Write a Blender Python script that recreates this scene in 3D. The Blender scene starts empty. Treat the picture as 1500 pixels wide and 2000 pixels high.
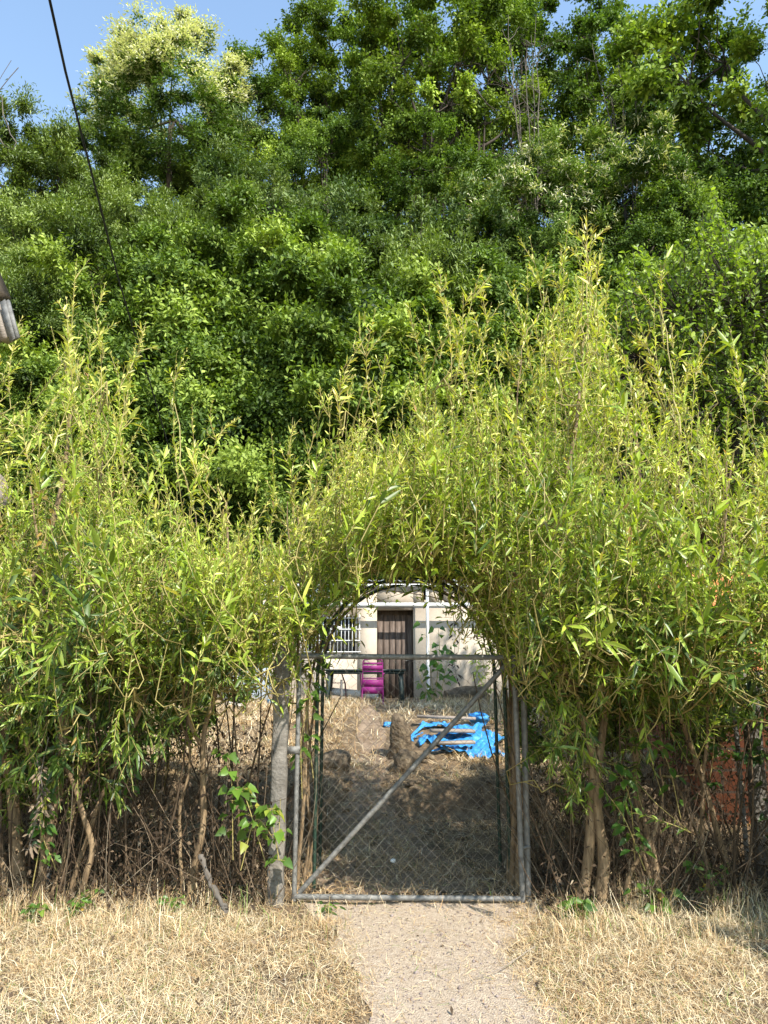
import bpy, math, random
import numpy as np
from mathutils import Vector
R = math.radians
PI = math.pi
rng = np.random.default_rng(7)
random.seed(7)
S = bpy.context.scene
C = S.collection

# ------------------------------------------------------------------ camera, sky, sun, exposure
CAMZ, PITCH, FPX = 1.55, R(12.0), 1455.0
cam = bpy.data.cameras.new('camera')
cam.sensor_fit = 'VERTICAL'; cam.sensor_height = 36.0; cam.lens = 36.0*FPX/2000.0
cam.clip_start = 0.05; cam.clip_end = 2000.0
camo = bpy.data.objects.new('camera', cam); C.objects.link(camo)
camo.location = (0, 0, CAMZ); camo.rotation_euler = (PI/2+PITCH, 0, 0)
S.camera = camo
SUN_AZ, SUN_EL = 38.0, 46.0      # degrees to the right of straight-behind the camera, elevation
w = bpy.data.worlds.new('World'); S.world = w; w.use_nodes = True
nt = w.node_tree; bg = nt.nodes['Background']
sky = nt.nodes.new('ShaderNodeTexSky'); sky.sky_type = 'NISHITA'; sky.sun_disc = False
sx, sy = math.sin(R(SUN_AZ)), -math.cos(R(SUN_AZ))
sky.sun_elevation = R(SUN_EL); sky.sun_rotation = math.atan2(sx, sy)
sky.air_density = 1.5; sky.dust_density = 0.0; sky.ozone_density = 1.0
nt.links.new(sky.outputs[0], bg.inputs[0]); bg.inputs[1].default_value = 0.145
sd = bpy.data.lights.new('sun', 'SUN'); sd.energy = 4.4; sd.angle = R(0.5); sd.color = (1.0, 0.95, 0.86)
so = bpy.data.objects.new('sun', sd); C.objects.link(so)
sv = Vector((sx*math.cos(R(SUN_EL)), sy*math.cos(R(SUN_EL)), math.sin(R(SUN_EL))))
so.rotation_euler = sv.to_track_quat('Z', 'Y').to_euler(); so.location = (8, -8, 20)
S.view_settings.view_transform = 'Standard'; S.view_settings.look = 'None'
S.view_settings.exposure = 1.1; S.view_settings.gamma = 1.0

# ------------------------------------------------------------------ helpers
def P(px, py, Y):
    dx, dy = (px-750)/FPX, (1000-py)/FPX
    fy = math.cos(PITCH)-dy*math.sin(PITCH); fz = math.sin(PITCH)+dy*math.cos(PITCH)
    t = Y/fy
    return np.array([dx*t, Y, CAMZ+fz*t])

def proj(p):
    d = p-np.array([0, 0, CAMZ])
    zf = d[:, 1]*math.cos(PITCH)+d[:, 2]*math.sin(PITCH)
    u = -d[:, 1]*math.sin(PITCH)+d[:, 2]*math.cos(PITCH)
    return 750+FPX*d[:, 0]/zf, 1000-FPX*u/zf

def sst(a, b, x):
    t = np.clip((np.asarray(x, float)-a)/(b-a), 0, 1); return t*t*(3-2*t)

_ph = np.random.default_rng(3).uniform(0, 6.28, (12, 3)); _fr = np.random.default_rng(4).normal(0, 1, (12, 3))
def noise3(p, s=1.0):
    p = np.asarray(p, float)*s; v = 0
    for i in range(12):
        k = _fr[i]*(1+i*0.35); v = v+np.sin(p@k+_ph[i, 0])/(1+i*0.3)
    return v/4.2

def G(x, y):
    """height of the ground"""
    x = np.asarray(x, float); y = np.asarray(y, float)
    z = 0.10*sst(5.9, 7.6, y)
    inpath = np.exp(-((x+0.22-0.05*(y-8))/0.30)**4)
    ramp = np.interp(y, [7.2, 8.6, 9.2, 11, 13, 20], [0, .26, .36, .66, .83, .92])
    terr = np.interp(y, [7.95, 8.12, 9.2, 11, 13, 20], [0, .30, .40, .70, .85, .92])
    z = z+ramp*inpath+terr*(1-inpath)
    q = np.stack([x, y, x*0], -1)
    z = z+0.015*noise3(q, 1.3)+(0.05*noise3(q, 2.3)+.045*noise3(q, 5.1)*(1-inpath))*sst(6.6, 8, y)*(1-sst(14, 16, y))+.008*noise3(q, 9)
    return z

def HZ(x, y):
    """hillside height"""
    x = np.asarray(x, float); y = np.asarray(y, float)
    ye = y+3.5*sst(4, 15, -x)+0.8*sst(8, 18, x)
    z = np.interp(ye, [19, 21, 36.5, 42, 80, 400], [1.0, 2.2, 24.5, 27, 30, 30])
    return z+0.5*noise3(np.stack([x, y, x*0], -1), 0.35)

def GZ(x, y):
    return float(HZ(x, y)) if y > 19 else float(G(x, y))

def tag(o, label=None, cat=None, group=None, kind=None):
    if label: o['label'] = label
    if cat: o['category'] = cat
    if group: o['group'] = group
    if kind: o['kind'] = kind
    return o

def empty(name, loc, label, cat, group=None, rz=0):
    o = bpy.data.objects.new(name, None); C.objects.link(o); o.location = loc; o.rotation_euler = (0, 0, rz)
    o.empty_display_size = 0.2
    return tag(o, label, cat, group)

def link(name, me, mat=None, parent=None):
    o = bpy.data.objects.new(name, me); C.objects.link(o)
    if mat is not None: me.materials.append(mat)
    if parent is not None:
        o.parent = parent
    return o

class MB:
    """collects world-space geometry and builds one mesh"""
    def __init__(s): s.V = []; s.F = []; s.S = []; s.T = []; s.n = 0
    def add(s, V, F, tint=None):
        V = np.asarray(V, float).reshape(-1, 3); F = np.asarray(F)
        s.V.append(V); s.F.append((F+s.n).ravel()); s.S.append(np.full(len(F), F.shape[1]))
        if tint is None: tint = np.tile([.5, .5, .5], (len(V), 1))
        s.T.append(np.asarray(tint, float)); s.n += len(V); return s
    def box(s, c, d, rz=0.0, tilt=None):
        c = np.asarray(c, float); d = np.asarray(d, float)/2
        v = np.array([[i, j, k] for i in (-1, 1) for j in (-1, 1) for k in (-1, 1)])*d
        if tilt is not None: v = v@tilt.T
        ca, sa = math.cos(rz), math.sin(rz)
        v = v@np.array([[ca, sa, 0], [-sa, ca, 0], [0, 0, 1]])
        f = [[0, 1, 3, 2], [4, 6, 7, 5], [0, 4, 5, 1], [2, 3, 7, 6], [0, 2, 6, 4], [1, 5, 7, 3]]
        return s.add(v+c, f)
    def bar(s, a, b, wd, dp=None):
        """rectangular bar a->b"""
        a = np.asarray(a, float); b = np.asarray(b, float); dp = dp or wd
        t = (b-a)/np.linalg.norm(b-a); u = np.cross(t, [0, 0, 1.0])
        if np.linalg.norm(u) < .05: u = np.array([1., 0, 0])
        u /= np.linalg.norm(u); v = np.cross(u, t)
        V = [p+u*i*wd/2+v*j*dp/2 for p in (a, b) for i, j in ((-1, -1), (1, -1), (1, 1), (-1, 1))]
        f = [[0, 3, 2, 1], [4, 5, 6, 7], [0, 1, 5, 4], [1, 2, 6, 5], [2, 3, 7, 6], [3, 0, 4, 7]]
        return s.add(V, f)
    def tube(s, pts, r, sides=6, tint=None, cap=True):
        pts = np.asarray(pts, float); n = len(pts)
        r = np.asarray(r, float)
        if r.ndim and len(r) != n: r = np.interp(np.linspace(0, 1, n), np.linspace(0, 1, len(r)), r)
        r = np.broadcast_to(r, (n,))
        t = np.gradient(pts, axis=0); t /= np.maximum(np.linalg.norm(t, axis=1, keepdims=True), 1e-9)
        ref = np.array([1., 0, 0]) if abs(t[:, 0]).mean() < .7 else np.array([0, 1., 0])
        u = np.cross(t, ref); u /= np.maximum(np.linalg.norm(u, axis=1, keepdims=True), 1e-9); v = np.cross(t, u)
        a = np.linspace(0, 2*PI, sides, endpoint=False)
        V = pts[:, None]+r[:, None, None]*(np.cos(a)[None, :, None]*u[:, None]+np.sin(a)[None, :, None]*v[:, None])
        V = V.reshape(-1, 3)
        i = np.arange(n-1)[:, None]*sides; j = np.arange(sides)[None]; k = (j+1) % sides
        F = np.stack([i+j, i+k, i+sides+k, i+sides+j], -1).reshape(-1, 4)
        tt = None if tint is None else np.tile(tint, (len(V), 1))
        s.add(V, F, tt)
        if cap and sides > 4:
            for q, c in ((0, pts[0]), (n-1, pts[-1])):
                ring = V[q*sides:(q+1)*sides]
                s.add(np.vstack([ring, c]), [[m, (m+1) % sides, sides] for m in range(sides)], None if tint is None else np.tile(tint, (sides+1, 1)))
        return s
    def build(s, name, mat, parent=None, smooth=False, origin=None):
        V = np.concatenate(s.V); F = np.concatenate(s.F).astype(np.int32); SZ = np.concatenate(s.S).astype(np.int32)
        T = np.concatenate(s.T)
        org = np.zeros(3) if origin is None else np.asarray(origin, float)
        if parent is not None: org = np.array(parent_world(parent))
        V = V-org
        me = bpy.data.meshes.new(name)
        me.vertices.add(len(V)); me.vertices.foreach_set('co', V.astype(np.float32).ravel())
        me.loops.add(len(F)); me.loops.foreach_set('vertex_index', F)
        me.polygons.add(len(SZ)); me.polygons.foreach_set('loop_start', np.concatenate([[0], np.cumsum(SZ)[:-1]]).astype(np.int32))
        me.polygons.foreach_set('loop_total', SZ)
        if smooth: me.polygons.foreach_set('use_smooth', np.ones(len(SZ), bool))
        me.update(calc_edges=True)
        at = me.attributes.new('tint', 'FLOAT_COLOR', 'POINT')
        at.data.foreach_set('color', np.hstack([T, np.ones((len(T), 1))]).astype(np.float32).ravel())
        me.validate()
        o = link(name, me, mat, parent)
        if parent is None: o.location = org
        return o

def parent_world(p):
    l = np.zeros(3)
    while p is not None:
        l = l+np.array(p.location); p = p.parent
    return l

def unit(v): return v/np.maximum(np.linalg.norm(v, axis=-1, keepdims=True), 1e-9)

def add_leaves(mb, pos, d, nrm, L, W, tint, droop=0.25, shape='lance'):
    """leaf blades with a base, two width stations and a tip, bent downward"""
    N = len(pos); d = unit(d); s = unit(np.cross(d, nrm)); n = unit(np.cross(s, d))
    L = np.broadcast_to(L, (N,))[:, None]; W = np.broadcast_to(W, (N,))[:, None]
    dr = np.broadcast_to(droop, (N,))[:, None]
    def at(t): return pos+d*L*t+np.array([0, 0, -1.])*dr*L*t*t
    if shape == 'lance':
        a, b, w1, w2 = .30, .68, .5, .42
    elif shape == 'heart':
        a, b, w1, w2 = .16, .6, .52, .34
    else:
        a, b, w1, w2 = .35, .72, .5, .38
    fold = n*W*0.16
    V = np.stack([at(0), at(a)-s*W*w1+fold, at(a)+s*W*w1+fold, at(b)-s*W*w2+fold, at(b)+s*W*w2+fold, at(1.0), at(a), at(b)], 1)
    i = np.arange(N)[:, None]*8
    q = np.concatenate([i+np.array([1, 6, 7, 3]), i+np.array([6, 2, 4, 7])])
    t = np.concatenate([i+np.array([0, 6, 1]), i+np.array([0, 2, 6]), i+np.array([3, 7, 5]), i+np.array([7, 4, 5])])
    V = V.reshape(-1, 3); T = np.repeat(tint, 8, axis=0)
    n0 = mb.n
    mb.V.append(V); mb.T.append(T); mb.n += len(V)
    mb.F.append((q+n0).ravel()); mb.S.append(np.full(len(q), 4))
    mb.F.append((t+n0).ravel()); mb.S.append(np.full(len(t), 3))

def add_quads(mb, pos, d, nrm, L, W, tint, droop=0.2):
    """far leaves: one folded kite each"""
    N = len(pos); d = unit(d); s = unit(np.cross(d, nrm))
    L = np.broadcast_to(L, (N,))[:, None]; W = np.broadcast_to(W, (N,))[:, None]
    m = pos+d*L*.45
    V = np.stack([pos, m-s*W*.5, pos+d*L+np.array([0, 0, -1.])*L*droop, m+s*W*.5], 1).reshape(-1, 3)
    F = np.arange(N*4).reshape(-1, 4)
    mb.add(V, F, np.repeat(tint, 4, axis=0))

def add_strips(mb, pos, az, pitch, L, W, bend, tint):
    """dry blades and straws: two-segment ribbons"""
    N = len(pos); ca, sa = np.cos(az), np.sin(az)
    d1 = np.stack([ca*np.cos(pitch), sa*np.cos(pitch), np.sin(pitch)], 1)
    p2 = pitch-bend
    d2 = np.stack([np.cos(az+bend*.7)*np.cos(p2), np.sin(az+bend*.7)*np.cos(p2), np.sin(p2)], 1)
    roll = rng.uniform(-.6, .6, N)[:, None]
    s = unit(np.stack([-sa, ca, sa*0], 1)+np.array([0, 0, 1.])*roll)*W[:, None]/2
    m = pos+d1*(L*.5)[:, None]; e = m+d2*(L*.5)[:, None]
    V = np.stack([pos-s, pos+s, m+s, m-s, e+s*.3, e-s*.3], 1).reshape(-1, 3)
    i = np.arange(N)[:, None]*6
    F = np.concatenate([i+np.array([0, 1, 2, 3]), i+np.array([3, 2, 4, 5])])
    mb.add(V, F, np.repeat(tint, 6, axis=0))

# ------------------------------------------------------------------ materials
def newmat(name):
    m = bpy.data.materials.new(name); m.use_nodes = True
    return m, m.node_tree, m.node_tree.nodes['Principled BSDF']

def ramp(nt, fac, stops, interp='LINEAR'):
    r = nt.nodes.new('ShaderNodeValToRGB'); r.color_ramp.interpolation = interp
    e = r.color_ramp.elements
    while len(e) < len(stops): e.new(0.5)
    for k, (p, c) in zip(e, stops): k.position = p; k.color = (*c, 1)
    nt.links.new(fac, r.inputs[0]); return r.outputs[0]

def leafmat(name, stops, trans=0.38, rough=0.42, spec=0.5, tcol=(1.1, 1.25, .35), vmix=0.5):
    m, nt, b = newmat(name)
    a = nt.nodes.new('ShaderNodeAttribute'); a.attribute_name = 'tint'
    sp = nt.nodes.new('ShaderNodeSeparateColor'); nt.links.new(a.outputs['Color'], sp.inputs[0])
    col = ramp(nt, sp.outputs[0], stops)
    hv = nt.nodes.new('ShaderNodeHueSaturation')
    mr = nt.nodes.new('ShaderNodeMapRange'); mr.inputs[3].default_value = 1-vmix; mr.inputs[4].default_value = 1+vmix
    nt.links.new(sp.outputs[1], mr.inputs[0]); nt.links.new(mr.outputs[0], hv.inputs['Value']); nt.links.new(col, hv.inputs['Color'])
    nt.links.new(hv.outputs[0], b.inputs['Base Color']); b.inputs['Roughness'].default_value = rough
    b.inputs['Specular IOR Level'].default_value = spec
    tr = nt.nodes.new('ShaderNodeBsdfTranslucent'); mx = nt.nodes.new('ShaderNodeMix'); mx.data_type = 'RGBA'; mx.blend_type = 'MULTIPLY'
    mx.inputs[0].default_value = 1; nt.links.new(hv.outputs[0], mx.inputs[6]); mx.inputs[7].default_value = (*tcol, 1)
    nt.links.new(mx.outputs[2], tr.inputs[0])
    ms = nt.nodes.new('ShaderNodeMixShader'); ms.inputs[0].default_value = trans
    nt.links.new(b.outputs[0], ms.inputs[1]); nt.links.new(tr.outputs[0], ms.inputs[2])
    nt.links.new(ms.outputs[0], nt.nodes['Material Output'].inputs[0])
    return m

def surf(name, stops, scale=6, rough=0.85, detail=6, bump=0.3, bscale=None, spec=0.3, metal=0.0, stretch=None, dist=0.02):
    """noise-coloured surface with bump"""
    m, nt, b = newmat(name)
    tc = nt.nodes.new('ShaderNodeTexCoord'); mp = nt.nodes.new('ShaderNodeMapping'); nt.links.new(tc.outputs['Object'], mp.inputs[0])
    if stretch: mp.inputs['Scale'].default_value = stretch
    n = nt.nodes.new('ShaderNodeTexNoise'); n.inputs['Scale'].default_value = scale; n.inputs['Detail'].default_value = detail
    n.inputs['Roughness'].default_value = 0.65
    nt.links.new(mp.outputs[0], n.inputs[0])
    nt.links.new(ramp(nt, n.outputs[0], stops), b.inputs['Base Color'])
    b.inputs['Roughness'].default_value = rough; b.inputs['Specular IOR Level'].default_value = spec; b.inputs['Metallic'].default_value = metal
    n2 = nt.nodes.new('ShaderNodeTexNoise'); n2.inputs['Scale'].default_value = bscale or scale*4; n2.inputs['Detail'].default_value = 5
    nt.links.new(mp.outputs[0], n2.inputs[0])
    bp = nt.nodes.new('ShaderNodeBump'); bp.inputs[0].default_value = bump; bp.inputs[1].default_value = dist
    nt.links.new(n2.outputs[0], bp.inputs['Height']); nt.links.new(bp.outputs[0], b.inputs['Normal'])
    return m

M = {}
M['willow'] = leafmat('willow leaf', [(0, (.03, .06, .012)), (.3, (.085, .145, .02)), (.58, (.36, .46, .055)), (.8, (.62, .60, .15)), (.93, (.44, .34, .10)), (1, (.38, .20, .09))], trans=.33, rough=.4, spec=.55, tcol=(1.15, 1.2, .35), vmix=.42)
M['chestnut'] = leafmat('chestnut leaf', [(0, (.03, .06, .012)), (.6, (.11, .18, .035)), (.8, (.22, .30, .07)), (.83, (.54, .53, .34)), (1, (.74, .71, .50))], trans=.3, rough=.6, spec=.2, vmix=.4)
M['oak'] = leafmat('tree leaf', [(0, (.02, .04, .008)), (.5, (.165, .245, .036)), (1, (.40, .50, .08))], trans=.24, rough=.6, spec=.2, vmix=.4)
M['dark'] = leafmat('dark tree leaf', [(0, (.025, .05, .012)), (.5, (.10, .165, .03)), (1, (.22, .31, .055))], trans=.3, rough=.6, spec=.2, vmix=.4)
M['bush'] = leafmat('bush leaf', [(0, (.018, .038, .008)), (.5, (.12, .19, .030)), (1, (.33, .42, .07))], trans=.24, rough=.55, spec=.25, vmix=.4)
M['coppice'] = leafmat('coppice leaf', [(0, (.02, .038, .010)), (.5, (.16, .225, .05)), (1, (.34, .41, .11))], trans=.24, rough=.5, spec=.35, vmix=.4)
M['pale'] = leafmat('grey green leaf', [(0, (.04, .075, .025)), (.5, (.11, .165, .05)), (1, (.24, .30, .11))], trans=.25, rough=.6, spec=.2, vmix=.35)
M['apple'] = leafmat('fruit tree leaf', [(0, (.05, .09, .025)), (.5, (.19, .27, .045)), (1, (.38, .47, .08))], trans=.35, rough=.45, spec=.4, vmix=.4)
M['vine'] = leafmat('vine leaf', [(0, (.05, .12, .02)), (.6, (.13, .23, .03)), (.85, (.36, .32, .05)), (1, (.38, .20, .06))], trans=.4, vmix=.35)
M['straw'] = leafmat('straw', [(0, (.16, .095, .045)), (.3, (.42, .26, .12)), (.55, (.56, .41, .22)), (.75, (.64, .52, .33)), (.93, (.72, .63, .45)), (.95, (.22, .27, .07)), (1, (.14, .22, .05))], trans=.15, rough=.6, spec=.25, tcol=(1, .9, .6), vmix=.35)
M['litter'] = leafmat('dead stems', [(0, (.035, .024, .016)), (.5, (.10, .068, .042)), (.85, (.22, .165, .11)), (1, (.38, .31, .22))], trans=.05, rough=.8, spec=.15, tcol=(1, .9, .6), vmix=.4)
M['bark_willow'] = surf('willow bark', [(.3, (.09, .06, .035)), (.55, (.26, .18, .10)), (.8, (.42, .31, .19))], 14, stretch=(3, 3, .5), bump=.5)
M['twig'] = surf('yellow twig', [(.3, (.22, .17, .06)), (.7, (.42, .36, .13))], 8, rough=.5)
M['bark'] = surf('dark bark', [(.3, (.03, .025, .02)), (.7, (.09, .07, .05))], 6, stretch=(2, 2, .4))
M['bark_pale'] = surf('pale dead bark', [(.3, (.075, .062, .05)), (.7, (.17, .15, .125))], 6, stretch=(2, 2, .4))
M['soil'] = surf('dry soil and thatch', [(.3, (.07, .048, .03)), (.5, (.15, .105, .062)), (.7, (.26, .19, .11))], 9, bump=.8, bscale=60)
M['hill'] = surf('hillside undergrowth', [(.3, (.012, .018, .007)), (.7, (.035, .045, .015))], 2, bump=.8)
M['path'] = surf('sandy path', [(.25, (.30, .225, .165)), (.5, (.47, .37, .27)), (.75, (.60, .51, .39))], 38, bump=1.0, bscale=110, detail=9)
M['dust'] = surf('trodden dusty soil', [(.25, (.12, .08, .05)), (.5, (.23, .165, .11)), (.75, (.38, .29, .20))], 9, bump=1.0, bscale=70)
M['galv'] = surf('galvanised tube', [(.3, (.10, .095, .085)), (.55, (.19, .185, .17)), (.8, (.29, .28, .25))], 22, rough=.65, metal=.25, bump=.2, spec=.5)
M['wire'] = surf('chain link wire', [(.3, (.11, .10, .085)), (.7, (.23, .205, .17))], 20, rough=.5, metal=.5)
M['concrete'] = surf('weathered concrete', [(.3, (.09, .08, .065)), (.52, (.18, .162, .138)), (.75, (.29, .265, .23))], 12, bump=.5, bscale=50)
M['green_tube'] = surf('dark green coated tube', [(.3, (.012, .03, .02)), (.7, (.03, .06, .04))], 9, rough=.4)
M['render'] = surf('cream render', [(.28, (.24, .195, .15)), (.42, (.40, .335, .26)), (.6, (.48, .41, .325)), (.8, (.53, .46, .37))], 1.6, bump=.25, bscale=40, detail=9)
M['whitepaint'] = surf('white painted metal', [(.3, (.55, .56, .56)), (.7, (.78, .78, .76))], 6, rough=.5, bump=.1)
M['greysheet'] = surf('grey corrugated sheet', [(.3, (.30, .32, .34)), (.7, (.50, .52, .54))], 4, rough=.6)
M['dark'+'glass'] = surf('dark window glass', [(.3, (.02, .025, .03)), (.7, (.05, .055, .06))], 3, rough=.15, spec=.6, bump=.02)
M['void'] = surf('dark recess', [(.3, (.015, .013, .012)), (.7, (.03, .027, .024))], 3)
M['purple'] = surf('purple painted metal', [(.3, (.15, .010, .095)), (.7, (.22, .016, .14))], 9, rough=.6, spec=.3, bump=.05)
M['maroon'] = surf('maroon painted metal', [(.3, (.10, .02, .045)), (.7, (.15, .03, .06))], 9, rough=.45, bump=.05)
M['darkplastic'] = surf('dark green plastic', [(.3, (.018, .03, .026)), (.7, (.03, .045, .04))], 9, rough=.5, bump=.05)
M['whiteplastic'] = surf('white plastic', [(.3, (.62, .62, .60)), (.7, (.78, .78, .76))], 4, rough=.45, bump=.05)
M['greyplastic'] = surf('blue grey plastic', [(.3, (.25, .29, .33)), (.7, (.38, .42, .46))], 4, rough=.5, bump=.05)
M['blue'] = surf('blue plastic', [(.3, (.02, .20, .38)), (.7, (.04, .28, .50))], 8, rough=.5, bump=.1)
M['tarp'] = surf('blue tarpaulin', [(.3, (.02, .17, .45)), (.55, (.05, .28, .62)), (.75, (.16, .42, .68)), (.9, (.4, .5, .55))], 12, rough=.45, bump=.9, bscale=14, dist=.05)
M['plank'] = surf('weathered timber', [(.3, (.20, .165, .135)), (.7, (.36, .305, .25))], 5, stretch=(.4, 4, 4), bump=.4)
M['stone'] = surf('grey stone', [(.3, (.06, .045, .028)), (.5, (.11, .08, .05)), (.62, (.19, .145, .09)), (.8, (.30, .26, .2))], 11, bump=.9, bscale=25, dist=.04)
M['cable'] = surf('black cable', [(.3, (.008, .008, .01)), (.7, (.02, .02, .022))], 9, rough=.5)
M['rock'] = surf('pinkish rock', [(.3, (.16, .12, .10)), (.7, (.34, .28, .25))], 3, bump=.8)

def plank_mat():
    m, nt, b = newmat('brown door boards')
    tc = nt.nodes.new('ShaderNodeTexCoord'); mp = nt.nodes.new('ShaderNodeMapping'); nt.links.new(tc.outputs['Object'], mp.inputs[0])
    mp.inputs['Scale'].default_value = (6, 6, .7)
    n = nt.nodes.new('ShaderNodeTexNoise'); n.inputs['Scale'].default_value = 6; n.inputs['Detail'].default_value = 7
    nt.links.new(mp.outputs[0], n.inputs[0])
    nt.links.new(ramp(nt, n.outputs[0], [(.3, (.045, .03, .022)), (.55, (.10, .07, .052)), (.8, (.20, .15, .12))]), b.inputs['Base Color'])
    b.inputs['Roughness'].default_value = .75
    return m
M['door'] = plank_mat()

def brick_mat(name, c1, c2, mortar, bw, bh, sc):
    m, nt, b = newmat(name)
    tc = nt.nodes.new('ShaderNodeTexCoord'); mp = nt.nodes.new('ShaderNodeMapping'); nt.links.new(tc.outputs['Object'], mp.inputs[0])
    mp.inputs['Rotation'].default_value = (PI/2, 0, 0)
    br = nt.nodes.new('ShaderNodeTexBrick'); br.inputs['Scale'].default_value = sc
    br.inputs['Color1'].default_value = (*c1, 1); br.inputs['Color2'].default_value = (*c2, 1); br.inputs['Mortar'].default_value = (*mortar, 1)
    br.inputs['Brick Width'].default_value = bw; br.inputs['Row Height'].default_value = bh; br.inputs['Mortar Size'].default_value = .012
    nt.links.new(mp.outputs[0], br.inputs[0]); nt.links.new(br.outputs[0], b.inputs['Base Color']); b.inputs['Roughness'].default_value = .85
    bp = nt.nodes.new('ShaderNodeBump'); bp.inputs[0].default_value = .4; nt.links.new(br.outputs[1], bp.inputs['Height']); bp.invert = True
    nt.links.new(bp.outputs[0], b.inputs['Normal'])
    return m
M['brick'] = brick_mat('orange red hollow brick', (.24, .075, .035), (.32, .11, .05), (.17, .12, .09), .30, .20, 1.0)
M['tile'] = surf('terracotta tile', [(.3, (.42, .14, .05)), (.7, (.60, .24, .09))], 5, bump=.3)

# ------------------------------------------------------------------ ground, path, hillside
def grid(xs, ys, f):
    X, Y = np.meshgrid(xs, ys); Z = f(X, Y)
    V = np.stack([X, Y, Z], -1).reshape(-1, 3); nx = len(xs); ny = len(ys)
    i = np.arange(ny-1)[:, None]*nx; j = np.arange(nx-1)[None]
    F = np.stack([i+j, i+j+1, i+nx+j+1, i+nx+j], -1).reshape(-1, 4)
    return V, F
xs = np.concatenate([[-400, -150, -60, -30, -18], np.arange(-12, 12.01, .10), [18, 30, 60, 150, 400]])
ys = np.concatenate([[-300, -100, -40, -15, -5, 0, 2], np.arange(3, 19.01, .10)])
m = MB(); m.add(*grid(xs, ys, G)); tag(m.build('ground', M['soil'], smooth=True), kind='structure')
xs2 = np.concatenate([[-400, -150, -80], np.arange(-45, 45.1, 1.0), [80, 150, 400]])
ys2 = np.concatenate([np.arange(19, 45, .8), [50, 60, 80, 120, 200, 400]])
def hz_join(X, Y): return np.where(Y <= 19.01, G(X, Y), HZ(X, Y))
m = MB(); m.add(*grid(xs2, ys2, hz_join)); tag(m.build('hillside', M['hill'], smooth=True), kind='structure')

def path_mesh():
    # centre line and half widths of the trodden path in front of and behind the gate
    yy = np.concatenate([[-6, -2, 1, 2.5], np.arange(3.2, 5.75, .08)])
    cx = np.interp(yy, [-6, 3.2, 4.2, 5.0, 5.6, 7.0, 8.2, 10, 13.6], [.38, .35, .30, .26, .2, .05, -.20, -.12, -.2])
    hw = np.interp(yy, [-6, 3.2, 4.2, 4.9, 5.4, 6, 7.5, 8.2, 10, 13.6], [.42, .42, .44, .56, .80, .7, .5, .22, .2, .15])
    n = 13; V = []
    for k, y in enumerate(yy):
        wob = .06*math.sin(y*5.1)+.05*math.sin(y*11.7+1)
        for j in range(n):
            s = -1+2*j/(n-1); x = cx[k]+s*(hw[k]+wob*(1 if s > 0 else -.7))
            V.append([x, y, float(G(x, y))+.006])
    V = np.array(V); i = np.arange(len(yy)-1)[:, None]*n; j = np.arange(n-1)[None]
    F = np.stack([i+j, i+j+1, i+n+j+1, i+n+j], -1).reshape(-1, 4)
    mb = MB(); mb.add(V, F); tag(mb.build('path', M['path'], smooth=True), kind='structure')
    return (lambda y: np.interp(y, yy, cx)), (lambda y: np.interp(y, yy, hw))
path_c, path_w = path_mesh()
def garden_path():
    yy = np.arange(5.74, 13.2, .08); n = 9; V = []
    for y in yy:
        c = np.interp(y, [5.7, 7.4, 8.2, 10, 13.2], [.18, -.05, -.2, -.14, -.3]); h = np.interp(y, [5.7, 7.4, 8.2, 10, 13.2], [.62, .36, .2, .18, .14])*(1+.2*math.sin(y*4.3))
        for j in range(n): x = c+h*(-1+2*j/(n-1)); V.append([x, y, float(G(x, y))+.009])
    i = np.arange(len(yy)-1)[:, None]*n; j = np.arange(n-1)[None]
    mb = MB(); mb.add(np.array(V), np.stack([i+j, i+j+1, i+n+j+1, i+n+j], -1).reshape(-1, 4)); tag(mb.build('garden_path', M['dust'], smooth=True), kind='structure')
garden_path()

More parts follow.
